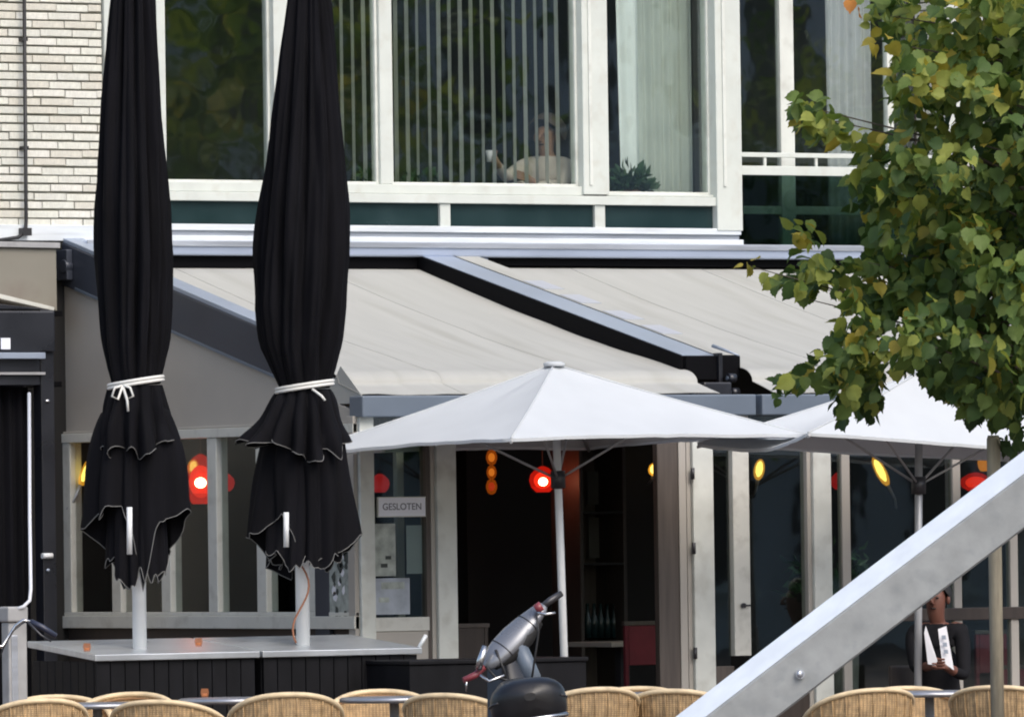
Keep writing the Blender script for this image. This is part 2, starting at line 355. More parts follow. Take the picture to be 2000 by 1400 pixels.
# white frame: sill band, posts
fw = MB()
sill = bx('sill', (X0(203), -.05, SILLB), (X0(1395), .12, SILLB+(SILL-SILLB)*.48), M['white'], Bd)
bx('window_rail', (X0(203), -.015, SILLB+(SILL-SILLB)*.5), (X0(1136), .1, SILL), M['white'], Bd)
bx('window_rail', (X0(1180), -.012, SILLB+(SILL-SILLB)*.5), (X0(1392), .1, Z0(1300, 380)), M['white'], Bd)
for i, (a, b) in enumerate(posts):
    y0 = (-.02, -.005, -.03, .0, -.045, -.07)[i]
    z0 = (SILL, SILL, SILL, SILL, SILLB+(SILL-SILLB)*.55, Z0(1420, 452))[i]
    bx('post', (X0(a, 300 if i == 5 else 200), y0, z0+.001), (X0(b), .14, 6.6), M['white'], Bd, .006)
    if i in (4, 5): bx('post_trim', (X0(a)+.05, y0-.012, SILL+.01), (X0(a)+.075, y0+.004, 6.6), M['white2'], Bd, .002)
# green spandrel panels with white stiles
sp = [(203, 856), (876, 1158), (1178, 1398)]
for a, b in sp: bx('panel', (X0(a, 420), .0, PANB), (X0(b, 420), .06, SILLB), M['green'], Bd, 0)
for a, b in ((856, 876), (1158, 1178)): bx('stile', (X0(a, 420), -.03, PANB-.01), (X0(b, 420), .05, SILLB-.001), M['white'], Bd)
# window panes
panes = [(235, 307), (323, 532), (592, 742), (766, 1132), (1182, 1390)]
for a, b in panes:
    bot = SILL if a != 1182 else Z0(1300, 380)
    MB().box((X0(a)-.01, .05, bot-.01), (X0(b)+.01, .058, 6.62)).build('pane', M['glasspane'], Bd)
    fr = MB(); xa, xb = X0(a), X0(b)
    fr.box((xa, .03, bot), (xa+.022, .09, 6.6)); fr.box((xb-.022, .03, bot), (xb, .09, 6.6)); fr.box((xa+.022, .03, bot), (xb-.022, .09, bot+.02))
    fr.build('sash', M['white2'], Bd, .003)
# zinc flashings and gutter below the panels
zz = [(PANB-.002, PANB-.05, -.06, 'zinc_white'), (PANB-.052, PANB-.085, -.03, 'zinc'), (PANB-.087, 4.065, -.09, 'zinc_white')]
for a, b, y, mm in zz: bx('flashing', (.36 if y != -.06 else .36, y, b), (X0(1440, 460)+.0, .08, a), M[mm], Bd, .006)
bx('gutter', (.1, -.20, 3.955), (XR, -.0, 4.06), M['gutter'], Bd, .015)
bx('gutter_lip', (.1, -.215, 4.02), (XR, -.201, 4.064), M['zinc'], Bd, .004)
# balcony recess
RB = .34
bal = thing('balcony', 'x', 'balcony', (0, 0, 0)); bal.parent = Bd; bal.location = (5.84, 0, 4.07-GZ)
del bal['label']; del bal['category']
xl, xr = X0(1440, 400), X0(1832, 30)
bx('floor', (xl, .0, 4.0), (xr, RB, 4.068), M['zinc'], bal, 0)
def XB(px, py=100): return onY(px, py, RB).x
for a, b in ((1385, 1400), (1519, 1546), (1728, 1740)): bx('door_stile', (XB(a), RB-.03, 4.07), (XB(b), RB+.03, 6.6), M['white2'], bal)
bx('door_rail', (XB(1400), RB-.02, onY(1600, 420, RB).z), (XB(1728), RB+.02, onY(1600, 404, RB).z), M['white2'], bal)
MB().box((XB(1400), RB, 4.07), (XB(1790), RB+.008, 6.6)).build('pane', M['glasspane'], bal)
bx('jamb', (XB(1788), RB-.01, 4.07), (xr, RB+.1, 6.6), M['darkbrown'], bal)
rv = bx('reveal', (xr+.06, .02, 4.0), (xr+.3, RB+.2, 6.6), M['mortar'], bal, 0)
for r in range(32):
    z = 4.14+r*CH+.03
    for y, w in (((.09, .15), (.26, .17)) if r % 2 else ((.135, .24), (.31, .09))):
        o = bpy.data.objects.new('brick', rnd.choice(brick_me)); COL.objects.link(o); o.parent = rv
        o.location = Vector((xr+.06, y, z))-wloc(rv); o.rotation_euler = (0, 0, -PI/2); o.scale = (w, 1, 1)
bx('post', (xr+.04, -.04, 4.07), (xr+.17, .015, 6.6), M['white'], Bd)
# rail and glass balustrade
bx('top_rail', (xl, -.05, Z0(1500, 308)), (xr+.03, -.012, Z0(1500, 299)), M['white'], bal, .004)
bx('rail', (xl, -.05, Z0(1500, 343)), (xr+.03, -.01, Z0(1500, 325)), M['white'], bal, .004)
for k in range(4): bx('rail_bracket', (lerp(xl, xr, (k+.5)/4)-.012, -.04, Z0(1500, 325)), (lerp(xl, xr, (k+.5)/4)+.012, -.02, Z0(1500, 308)), M['white2'], bal)
MB().box((xl, -.03, 4.075), (xr+.03, -.022, Z0(1500, 343))).build('glass_panel', M['balglass'], bal)
# facade right of the balcony (behind the tree)
for k in range(3):
    xx = xr+.3+k*1.1
    bx('post', (xx, -.03, 4.07), (xx+.1, .1, 6.6), M['white'], Bd)
    MB().box((xx+.1, .04, 4.4), (xx+1.1, .048, 6.6)).build('pane', M['glasspane'], Bd)
    bx('panel', (xx+.1, .0, 4.07), (xx+1.1, .06, 4.4), M['white2'], Bd, 0)
# ground floor wall inside the conservatory with an opening to the bar
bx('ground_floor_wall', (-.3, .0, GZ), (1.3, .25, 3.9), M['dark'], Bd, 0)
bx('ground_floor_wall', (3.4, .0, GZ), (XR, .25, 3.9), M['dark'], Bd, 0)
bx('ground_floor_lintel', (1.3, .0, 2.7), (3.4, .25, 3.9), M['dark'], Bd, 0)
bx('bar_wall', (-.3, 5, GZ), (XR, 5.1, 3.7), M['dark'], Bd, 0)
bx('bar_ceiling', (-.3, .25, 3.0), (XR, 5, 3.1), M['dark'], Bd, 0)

# downpipe on the brick wall
dp = MB(); p0 = onY(47, -40, -.05); p1 = onY(51, 430, -.05)
dp.tube([p0, p1, onY(50, 452, -.05), onY(35, 464, -.07), onY(-20, 472, -.1), onY(-160, 478, -.12)], .014, 10)
for t in (.25, .7): 
    c = p0.lerp(p1, t); dp.box((c.x-.022, c.y-.01, c.z-.012), (c.x+.022, .0, c.z+.012))
c = onY(50, 455, -.06); dp.box((c.x-.035, c.y-.03, c.z-.02), (c.x+.035, c.y+.05, c.z+.035))
tag(dp.build('downpipe', M['cable'], None, org=(p1.x, -.05, p1.z)), 'thin black pipe running down the cream brick wall', 'pipe')

# ------------------------------------------------------------------ things in the upper windows
bl = thing('vertical_blind', 'open vertical slat blind hanging behind the widest upper window', 'blind', (X0(900), .16, 6.5))
bx('head_rail', (X0(600), .13, 6.5), (X0(1128), .19, 6.54), M['white2'], bl)
sx = X0(604)
slat_me = None
while sx < X0(1128):
    if slat_me is None:
        rows = []
        for k in range(2):
            rows.append([Vector((0, -.044+.088*j/4, 0)) + Vector((.006*math.sin(PI*j/4), 0, -k*2.12)) for j in range(5)])
        s_ = MB().grid(rows).build('slat', M['blind'], bl); slat_me = s_.data; bpy.data.objects.remove(s_)
        for v in slat_me.vertices: v.co += wloc(bl)
    s_ = bpy.data.objects.new('slat', slat_me); COL.objects.link(s_); s_.parent = bl
    s_.location = Vector((sx, .16, 6.5))-wloc(bl); s_.rotation_euler = (rnd.uniform(-.003, .003), rnd.uniform(-.003, .003), -TH+math.radians(18)+rnd.uniform(-.07, .07))
    sx += .0937
def curtain(name, xa, xb, y, z0, z1, m, label, amp=.03, wl=.09, lean=0):
    mb = MB(); n_ = max(16, int((xb-xa)/wl*10)); rows = []
    for k in range(7):
        t = k/6; row = []
        for j in range(n_+1):
            x = lerp(xa, xb, j/n_); ph = 2*PI*x/wl+2.2*noise.noise(Vector((x*3, 0, t*.5)))
            row.append(Vector((x+lean*(1-t)*(j/n_*0.4+.6), y+amp*math.sin(ph)*(.6+.5*noise.noise(Vector((x*5, 3, 0)))), lerp(z0, z1, t))))
        rows.append(row)
    return tag(mb.grid(rows).build(name, m, None, org=((xa+xb)/2, y, z0)), label, 'curtain')
zb = Z0(1300, 380)+.02
curtain('curtain', X0(1190), X0(1250), .5, zb, 6.6, M['greydrape'], 'grey gathered curtain at the left of the plant window', .035, .1)
curtain('curtain', X0(1246), X0(1284), .3, zb, 6.6, M['drape'], 'narrow bright white drape above the dark windowsill plant', .02, .11, .06)
curtain('curtain', X0(1286), X0(1392), .28, zb, 6.6, M['sheer'], 'sheer pale net curtain beside the white corner post', .025, .085)
curtain('curtain', XB(1632)+.02, XB(1724), RB+.16, 4.1, 6.6, M['greydrape'], 'pleated lilac grey curtain behind the balcony door', .03, .075)
curtain('curtain', X0(330), X0(370), 1.1, 4.4, 6.6, M['room'], 'dark grey curtain deep inside the leftmost dark window', .03, .1)

def leaf_cluster(c, r, n_, size, rg, up=.4):
    mb = MB()
    for k in range(n_):
        d = Vector((rg.gauss(0, 1), rg.gauss(0, 1), rg.gauss(0, 1))).normalized()*(rg.random()**.5)
        p = Vector(c)+Vector((d.x*r[0], d.y*r[1], abs(d.z)*r[2] if up else d.z*r[2]))
        ax = (d+Vector((rg.uniform(-.5, .5), rg.uniform(-.5, .5), rg.uniform(-.2, .8)))).normalized()
        sd_ = ax.cross(Vector((rg.uniform(-1, 1), rg.uniform(-1, 1), rg.uniform(-1, 1)))).normalized(); s_ = size*rg.uniform(.6, 1.2)
        nn = ax.cross(sd_)*.12*s_
        mb.add([p, p+ax*s_*.4+sd_*s_*.28+nn, p+ax*s_, p+ax*s_*.4-sd_*s_*.28+nn], [(0, 1, 2), (0, 2, 3)])
    return mb
def pot_plant(px, py, Y, r, n_, size, label, potr=.08, z0=None):
    c = onY(px, py, Y)
    t = thing('potted_plant', label, 'plant', (c.x, c.y, c.z))
    MB().lathe([(0, 0), (potr*.75, 0), (potr, .12), (potr*1.06, .12), (potr*1.06, .14), (potr*.9, .14), (potr*.85, .11), (0, .11)], c, 16).build('pot', M['brickred'], t)
    leaf_cluster(c+Vector((0, 0, .13)), r, n_, size, rnd).build('foliage', M['leafy'], t, kind='stuff')
    return t
pot_plant(1232, 408, .2, (.2, .09, .19), 260, .09, 'bushy dark green plant on the sill under the white drape')
pot_plant(725, 392, .22, (.13, .08, .14), 90, .09, 'small green plant left of the thin white window bar')
pot_plant(822, 395, .24, (.17, .08, .1), 110, .08, 'low spreading green plant right of the thin white window bar')

# ------------------------------------------------------------------ people
def body(name, joints, edges, matfun, mats, parent, sub=2):
    names = list(joints); idx = {k: i for i, k in enumerate(names)}; o0 = wloc(parent) if parent else Vector((0, 0, 0))
    me = bpy.data.meshes.new(name); me.from_pydata([Vector(joints[k][0])-o0 for k in names], [(idx[a], idx[b]) for a, b in edges], [])
    ob = bpy.data.objects.new(name, me); COL.objects.link(ob)
    sk = ob.modifiers.new('skin', 'SKIN'); sk.use_smooth_shade = True
    lay = me.skin_vertices[0].data if me.skin_vertices else None
    if lay is None:
        bpy.context.view_layer.objects.active = ob; ob.select_set(True)
        bpy.ops.mesh.customdata_skin_add(); lay = me.skin_vertices[0].data
    for k in names:
        r = joints[k][1]; lay[idx[k]].radius = (r, r) if not isinstance(r, tuple) else r
        lay[idx[k]].use_root = (k == names[0])
    sb = ob.modifiers.new('sub', 'SUBSURF'); sb.levels = sub; sb.render_levels = sub
    dg = bpy.context.evaluated_depsgraph_get(); ev = ob.evaluated_get(dg); nm = bpy.data.meshes.new_from_object(ev)
    bpy.data.objects.remove(ob)
    for m_ in mats: nm.materials.append(m_)
    for p in nm.polygons: p.use_smooth = True; p.material_index = matfun(p.center+o0)
    o = bpy.data.objects.new(name, nm); COL.objects.link(o); o.parent = parent
    return o
def seated_person(label, base, face, mats, hairm, headc, sh_z, hands, hs=1.0):
    """base: floor point under the hips; face: unit vector the person faces; headc: centre of head; hands: two world points"""
    f = Vector(face).normalized(); r = f.cross(Vector((0, 0, 1))).normalized(); b = Vector(base); H = Vector(headc)
    hip = Vector((b.x, b.y, b.z+.52)); chest = Vector((lerp(hip.x, H.x, .6), lerp(hip.y, H.y, .6), sh_z-.13)); neck = Vector((lerp(chest.x, H.x, .6), lerp(chest.y, H.y, .6), sh_z+.03))
    J = {'hip': (hip, (.17, .14)), 'waist': (hip.lerp(chest, .5), (.16, .125)), 'chest': (chest, (.18, .13)), 'uchest': (chest.lerp(neck, .55), (.12, .1)), 'neck': (neck, .058),
         'jaw': (H-Vector((0, 0, .07))+f*.015, (.068, .075)), 'head': (H+Vector((0, 0, .02)), (.08, .095)), 'crown': (H+Vector((0, 0, .085))-f*.01, (.06, .07))}
    E_ = [('hip', 'waist'), ('waist', 'chest'), ('chest', 'uchest'), ('uchest', 'neck'), ('neck', 'jaw'), ('jaw', 'head'), ('head', 'crown')]
    for s, hp in ((1, hands[0]), (-1, hands[1])):
        sh = Vector((neck.x, neck.y, sh_z-.03))+r*s*.185; hp = Vector(hp)
        mid = sh.lerp(hp, .5); d = (hp-sh).length; L_ = .29
        hgt = math.sqrt(max(.002, L_*L_-d*d/4)); el = mid+(Vector((0, 0, -1))+r*s*.35-f*.1).normalized()*hgt
        wr = el.lerp(hp, .86); k = 'l' if s > 0 else 'r'
        J.update({k+'s': (sh, .065), k+'e': (el, .046), k+'w': (wr, .032), k+'p': (hp, (.04, .025))})
        E_ += [('uchest', k+'s'), (k+'s', k+'e'), (k+'e', k+'w'), (k+'w', k+'p')]
        fd = (hp-wr).normalized(); sd2 = fd.cross(r).normalized()
        for q in range(4):
            a = hp+fd*.035+sd2*(q-1.5)*.02; tip = a+fd*(.045-.006*abs(q-1.3))+(-r*s)*.02; tip2 = tip+(-r*s)*.03+fd*.005
            J.update({k+'f%d' % q: (a, .0095), k+'g%d' % q: (tip, .009), k+'h%d' % q: (tip2, .0075)})
            E_ += [(k+'p', k+'f%d' % q), (k+'f%d' % q, k+'g%d' % q), (k+'g%d' % q, k+'h%d' % q)]
        a = hp-fd*.005-sd2*.035; J.update({k+'t': (a, .011), k+'u': (a+fd*.035-sd2*.01, .009)}); E_ += [(k+'p', k+'t'), (k+'t', k+'u')]
        kn = hip+r*s*.12+f*.45-Vector((0, 0, .02)); an = Vector((kn.x, kn.y, b.z+.09))
        J.update({k+'hip': (hip+r*s*.1, .09), k+'kn': (kn, .062), k+'an': (an, .042), k+'toe': (an+f*.15-Vector((0, 0, .045)), .036)})
        E_ += [('hip', k+'hip'), (k+'hip', k+'kn'), (k+'kn', k+'an'), (k+'an', k+'toe')]
    t = thing('person', label, 'person', b)
    hpts = [Vector(h) for h in hands]
    def mf(c):
        if c.z > neck.z+.0 and (c-H).length < .3: return 0
        if any((c-h).length < .105 for h in hpts): return 0
        if c.z < hip.z+.02: return 2
        return 1
    body('body', J, E_, mf, mats, t)
    hb = MB()
    rows = []
    for i in range(9):
        a = PI*.62*i/8; row = []
        for j in range(20):
            q = 2*PI*j/20; d = f*math.cos(q)+r*math.sin(q)
            front = max(0, math.cos(q)); aa = a*(1-.55*front)
            row.append(H+Vector((0, 0, .03+.125*(hs+1)/2*math.cos(aa)))+d*(.107 if math.cos(q) < 0 else .1)*hs*math.sin(aa)-f*.016+d*.004*math.sin(q*9+i))
        rows.append(row)
    hb.grid(rows, True).build('hair', hairm, t)
    fm = MB(); fm.tube([H+f*.085+Vector((0, 0, .02)), H+f*.112-Vector((0, 0, .012)), H+f*.122-Vector((0, 0, .025)), H+f*.085-Vector((0, 0, .03))], [.008, .013, .014, .012], 8)
    for s in (1, -1): fm.ellipsoid(H+r*s*.088+Vector((0, 0, -.005)), (.013, .018, .032), None, 0, 6, 8)
    fm.build('nose', mats[0], t)
    em = MB()
    for s in (1, -1): em.ellipsoid(H+f*.083+r*s*.032+Vector((0, 0, .012)), (.012, .012, .007), None, 0, 6, 8)
    em.ellipsoid(H+f*.08-Vector((0, 0, .062)), (.022, .022, .006), None, 0, 6, 8)
    em.build('eyes', M['hairdark'], t)
    return t
H1 = onY(1066, 262, .42); PZ = 3.88
seated_person('seated person in a beige knit top behind the open vertical blind', (H1.x+.05, .47, PZ+.1), (-.8, -.5, 0), [M['skin'], M['beige'], M['jacket']], M['hair'], H1+Vector((0, 0, -.02)), H1.z-.2,
              (onY(965, 312, .3), onY(1030, 350, .28)), 1.45)
# small table with a cup upstairs
ct = onY(985, 372, .5)
t = thing('window_table', 'small dark table behind the sill in front of the seated upstairs person', 'table', (ct.x, .55, PZ))
bx('table_top', (ct.x-.35, .35, ct.z-.06), (ct.x+.3, .9, ct.z-.03), M['darkbrown'], t)
for sx_ in (-.3, .25):
    for sy_ in (.4, .85): bx('leg', (ct.x+sx_, sy_, PZ), (ct.x+sx_+.04, sy_+.04, ct.z-.06), M['darkbrown'], t)
cm = MB(); cpt = onY(957, 303, .28)
cm.lathe([(0, -.05), (.026, -.05), (.034, .035), (.03, .035), (.024, -.04), (0, -.04)], cpt, 14)
cm.tube([cpt+Vector((.03, 0, .02)), cpt+Vector((.055, 0, .01)), cpt+Vector((.05, 0, -.025)), cpt+Vector((.026, 0, -.03))], .004, 6)
tag(cm.build('cup', M['paper'], None, org=cpt), 'small white cup held up by the person upstairs', 'cup')

# ------------------------------------------------------------------ awnings
ZA = 4.0; AF = -3.72                                    # fabric meets wall at ZA, rail front end at Y=AF
zfc = onY(1350, 695, AF).z                              # top of centre rail at its front end
def ztop(y): return lerp(ZA+.0, zfc, y/AF)
def sloped(x0, x1, y0, y1, zt0, zt1, h):                # sloped box: top z at y0/y1, thickness h
    return [(x0, y0, zt0), (x1, y0, zt0), (x1, y1, zt1), (x0, y1, zt1)], (0, 0, -h)
def fabric_sheet(x0, x1, label_part, parent, dz, seam):
    mb = MB(); rows = []; N_ = 60
    prof = []
    for i in range(15): t = i/14; prof.append((lerp(-.16, AF+.02, t), lerp(ztop(-.16), ztop(AF+.02), t)-dz-.035*math.sin(PI*t)))
    y_, z_ = prof[-1]                                   # rounded drop at the front
    zend = onY(760, 770, DF).z
    for i in range(1, 10):
        a = i/9*PI/2; prof.append((y_-.2*math.sin(a), z_-(z_-zend)*.55*(1-math.cos(a))))
    y2, z2 = prof[-1]
    for i in range(1, 5): prof.append((lerp(y2, DF-.04, i/4), lerp(z2, zend, i/4)))
    for k, (y, z) in enumerate(prof):
        row = []
        for j in range(N_+1):
            x = lerp(x0, x1, j/N_); t = k/len(prof)
            w = .010*noise.noise(Vector((x*2.2+y*1.1, y*.45, seam)))+.005*noise.noise(Vector((x*6+y*2.5, y*1.0, seam+4)))
            row.append(Vector((x, y, z+w*min(1, 3*t+.2))))
        rows.append(row)
    rows2 = [[p-Vector((0, 0, .004)) for p in r_] for r_ in rows]
    mb.grid(rows); mb.grid([r_[::-1] for r_ in rows2])
    o = mb.build('fabric', M['fabric'], parent)
    for q in range(1, int((x1-x0)/1.2)+1):
        j = int(N_*(q*1.2-.35)/(x1-x0)); MB().tube([r_[j]+Vector((0, 0, .001)) for r_ in rows], .002, 5).build('seam', M['fabricseam'], o)
    return o
LZq = 2.8
xc0, xc1 = 2.92, 3.2
aw1 = thing('awning', 'beige sloping awning with dark slate side beam, above the side windows', 'awning', (1.5, -2, 3.2), 'sloping terrace awnings')
aw2 = thing('awning', 'beige sloping awning on the right, partly hidden by the tree', 'awning', (5.5, -2, 3.2), 'sloping terrace awnings')
fabric_sheet(.02, xc0+.02, '', aw1, .1, 1.0)
fabric_sheet(xc1+.2, 8.4, '', aw2, .085, 7.0)
# left side beam (dark slate side, top strip painted pale for reflected sky)
zl0 = onX(150, 487, 0).z; y0l = onX(150, 487, 0).y
za = onX(345, 570, 0); zb_ = onX(510, 641, 0); k_ = (zb_.z-za.z)/(zb_.y-za.y)
def zside(y): return za.z+k_*(y-za.y)
b_, off = sloped(0, .17, 0.0, AF+.4, zside(0), zside(AF+.4), .31); MB().prism(b_, off).build('side_beam', M['slate'], aw1, .008)
b_, off = sloped(.004, .166, -.02, AF+.41, zside(-.02)+.034, zside(AF+.41)+.034, .033); MB().prism(b_, off).build('beam_cap', M['slate_light'], aw1, .004)
b_, off = sloped(-.006, .0, -.2, AF+.42, zside(-.2)-.285, zside(AF+.42)-.285, .02); MB().prism(b_, off).build('beam_edge', M['slate_mid'], aw1)
eb = MB(); c = onX(132, 515, -.01); eb.box((-.05, c.y-.06, c.z-.12), (-.001, c.y+.12, c.z+.1)); eb.tube([(-.06, c.y-.02, c.z-.02), (-.001, c.y-.02, c.z-.02)], .05, 12)
eb.build('bracket', M['slate'], aw1, .006)
# centre double rail, its black sides being painted-in shade
b_, off = sloped(xc0, xc1, -.1, AF, ztop(-.1), ztop(AF), .16); MB().prism(b_, off).build('centre_rail', M['black'], aw1, .008)
b_, off = sloped(xc0+.012, xc1-.004, -.11, AF+.0, ztop(-.11)+.007, ztop(AF)+.007, .006); MB().prism(b_, off).build('rail_cap', M['slate_light'], aw1, .002)
b_, off = sloped(xc1+.016, xc1+.22, -.1, AF, ztop(-.1), ztop(AF), .16); MB().prism(b_, off).build('centre_rail', M['black'], aw2, .008)
b_, off = sloped(xc1+.02, xc1+.215, -.11, AF+.02, ztop(-.11)+.007, ztop(AF+.02)+.007, .006); MB().prism(b_, off).build('rail_cap', M['fabric'], aw2, .002)
for t in (.28, .42, .58, .72):                           # clamps along the right rail
    y = lerp(-.1, AF, t); b_, off = sloped(xc1+.03, xc1+.2, y, y-.3, ztop(y)+.012, ztop(y-.3)+.012, .005)
    MB().prism(b_, off).build('rail_clip', M['clip'], aw2, .002)
sk = MB(); a_ = onY(1392, 675, AF-.02); b_ = onY(1443, 694, AF-.25); sk.tube([a_, b_], [.014, .006], 8); sk.build('guide_pin', M['slate_light'], aw2)
# end bracket of centre rail
e = MB(); e.box((xc0+.02, AF-.04, ztop(AF)-.17), (xc1-.005, AF-.005, ztop(AF)-.004)); e.build('end_cap', M['black'], aw1, .006)
e = MB(); zz_ = ztop(AF)
e.box((xc1+.0, AF-.06, zz_-.36), (xc1+.03, AF+.02, zz_+.02)); e.build('end_bracket', M['blackgloss'], aw1, .004)
for q, (dx, dz) in enumerate(((.06, -.16), (.085, -.26), (-.16, -.28), (-.22, -.27))):
    w = MB(); cc = Vector((xc1+dx, AF-.12, zz_+dz)); w.tube([cc-Vector((.03, 0, 0)), cc+Vector((.03, 0, 0))], .034, 14); w.tube([cc-Vector((.036, 0, 0)), cc+Vector((.036, 0, 0))], .014, 8, 1); w.build('pulley', [M['blackgloss'], M['slate_mid']], aw1)
e = MB(); e.box((xc0+.05, AF-.22, zz_-.33), (xc1+.0, AF-.06, zz_-.19)); e.build('gear_housing', M['blackgloss'], aw1, .01)
ye_ = AF+.5; zq = onY(760, 770, DF).z
MB().prism([(.025, ye_, LZq), (.025, ye_, ztop(ye_)-.1), (.025, AF, ztop(AF)-.11), (.025, AF-.12, ztop(AF)-.16), (.025, AF-.2, zq+.2), (.025, DF-.04, zq), (.025, DF-.04, LZq)], (.008, 0, 0)).build('end_plate', M['fabric'], aw1)
# black strip painting the shade of the gap under the gutter
bx('slot_shade', (.17, -.13, ztop(-.1)-.105), (xc0, -.02, 3.953), M['black'], aw1, 0)
bx('slot_shade', (xc1+.32, -.13, ztop(-.1)-.08), (8.4, -.02, 3.953), M['black'], aw2, 0)
bx('wall_plate', (xc1+.02, -.16, ztop(-.12)-.05), (xc1+.32, -.02, 3.952), M['gutter'], aw2, .004)
# front bar (blue grey fascia under the fabric)
zf1, zf0 = onY(760, 772, DF).z, onY(720, 815, DF).z
bx('front_bar', (.0, DF-.1, zf0), (xc1+.0, DF+.08, zf1-.003), M['slate_mid'], aw1, .01)
bx('front_bar', (xc1+.05, DF-.1, zf0), (8.4, DF+.08, zf1-.003), M['slate_mid'], aw2, .01)

# ------------------------------------------------------------------ conservatory under the awnings
Cv = thing('conservatory', 'glazed terrace conservatory with taupe side wall and pale posts', 'conservatory', (3, -2, GZ))
LZ1, LZ0 = 2.665, 2.60                                  # lintel of side windows
SZ1, SZ0 = 1.38, 1.265
sw = MB(); ya, yb = .04, DF+.02
sw.prism([(0.02, ya, LZ1), (0.02, yb, LZ1), (.02, yb, zside(yb)-.3), (.02, ya, zside(ya)-.3)], (.08, 0, 0)); sw.build('side_panel', M['taupe'], Cv, .003)
bx('lintel', (-.02, .04, LZ0), (.1, DF, LZ1), M['taupe_light'], Cv)
bx('lintel_shadow_bead', (-.005, .04, LZ1+.002), (.03, DF, LZ1+.016), M['taupe'], Cv)
bx('sill', (-.03, .04, SZ0), (.11, DF, SZ1-.028), M['taupe_light'], Cv)
bx('sill_trim', (-.015, .04, SZ1-.027), (.1, DF, SZ1), M['taupe_light'], Cv)
bx('base_wall', (.02, .04, GZ), (.1, DF, SZ0), M['darkbrown'], Cv, 0)
mull = [132, 228, 325, 417, 512, 608]
ymull = [onX(p, 1000, 0).y for p in mull]
for y in ymull: bx('mullion', (-.012, y-.065, SZ1), (.085, y+.065, LZ0), M['taupe_light'], Cv, .006)
ye = ymull + [DF]
for i in range(6): MB().box((.03, ye[i]-.05, SZ1), (.036, ye[i+1]+.05, LZ0)).build('pane', M['sideglass'], Cv)
def XF(px, py=1000): return onY(px, py, DF).x
# dark corner panel and printed side glass near the corner
yq = onX(645, 1100, 0).y; yp = onX(618, 1100, 0).y
bx('corner_panel', (-.016, yp, GZ), (.02, yq, 2.2), M['slate'], Cv)
pz = MB().box((-.012, yq-.005, SZ0+.0), (.02, DF+.08, 2.1)).build('printed_panel', M['frost'], Cv)
for k in range(26):                                     # blotchy print on that panel
    y = rnd.uniform(DF+.12, yq-.06); z = rnd.uniform(SZ0+.05, 2.0); w = rnd.uniform(.01, .05)
    pl = MB(); pts = [(-.0135, y+w*math.cos(a*PI/3)*rnd.uniform(.5, 1.2), z+w*1.3*math.sin(a*PI/3)*rnd.uniform(.5, 1.2)) for a in range(6)]
    pl.prism(pts, (-.001, 0, 0)); o_ = pl.build('print', M['printdark'] if k % 3 else M['paper'], pz)
# front posts
fp = [(700, 728, 'white2', GZ), (850, 888, 'white2', GZ), (1350, 1390, 'white2', GZ), (1585, 1620, 'white2', GZ)]
for a, b, mm, z0 in fp:
    bx('post', (XF(a), DF-.03, z0), (XF(b), DF+.1, zf0+.01), M[mm], Cv, .006)
    bx('post_bead', (XF(a)-.035, DF+.0, z0), (XF(a)-.001, DF+.09, zf0+.01), M['taupe'], Cv)
for z in (1.05, 1.78, 2.3): MB().tube([(XF(1348), DF-.04, z-.04), (XF(1348), DF-.04, z+.04)], .014, 8).build('hinge', M['steel_dark'], Cv)
# left front window with bottom rail
bx('bottom_rail', (XF(729), DF, GZ), (XF(835), DF+.07, onY(780, 1232, DF).z), M['taupe'], Cv)
bx('bottom_trim', (XF(729), DF-.01, onY(780, 1232, DF).z), (XF(835), DF+.07, onY(780, 1205, DF).z), M['taupe_light'], Cv)
MB().box((XF(728), DF+.03, GZ), (XF(850), DF+.036, zf0)).build('pane', M['frontglass'], Cv)
bx('door_jamb', (XF(832), DF+.0, GZ), (XF(849)-.036, DF+.08, zf0), M['brownjamb'], Cv)
for px in (805,): bx('inner_mullion', (XF(px), DF+.2, GZ), (XF(px+14), DF+.25, zf0), M['taupe'], Cv)
# open dark door leaf at right of the entrance
dl = bx('door_leaf', (XF(1285), DF+.0, GZ+.02), (XF(1340), DF+.06, zf0), M['brownjamb'], Cv, .006)
bx('door_edge', (XF(1325), DF-.012, GZ+.02), (XF(1339), DF-.001, zf0), M['taupe'], dl)
# glass door and window right of entrance
MB().box((XF(1390), DF+.04, GZ), (XF(1430), DF+.046, zf0)).build('pane', M['frontglass'], Cv)
ds = bx('door_stile', (XF(1432), DF+.0, onY(1450, 1280, DF).z), (XF(1464), DF+.06, zf0), M['taupe_light'], Cv, .005)
kl = MB(); c = onY(1451, 1182, DF-.01); kl.tube([c, c-Vector((0, .02, 0))], .018, 12); kl.tube([c-Vector((0, .02, 0)), c-Vector((-.05, .022, 0))], .007, 6); kl.build('lock', M['steel_dark'], ds)
bx('door_bottom_rail', (XF(1391), DF+.01, GZ), (XF(1432)-.002, DF+.055, onY(1420, 1300, DF).z), M['brownjamb'], Cv)
MB().box((XF(1464), DF+.04, GZ), (XF(1585), DF+.046, zf0)).build('pane', M['frontglass'], Cv)
MB().box((XF(1620), DF+.04, GZ), (XF(2160), DF+.046, zf0)).build('pane', M['frontglass'], Cv)
for a, b in ((1648, 1664), (1865, 1880), (1975, 1990), (2080, 2110)): bx('mullion', (XF(a), DF+.02, GZ), (XF(b), DF+.08, zf0), M['taupe'], Cv)
bx('mullion', (XF(1893), DF+.25, 1.3), (XF(1906), DF+.3, zf0), M['zinc_white'], Cv)
bx('bottom_rail', (XF(1620), DF+.0, onY(1900, 1210, DF).z), (XF(2160), DF+.08, onY(1900, 1186, DF).z), M['darkbrown'], Cv)
bx('base_panel', (XF(1466), DF+.01, GZ), (XF(1584), DF+.07, onY(1500, 1330, DF).z), M['darkbrown'], Cv)
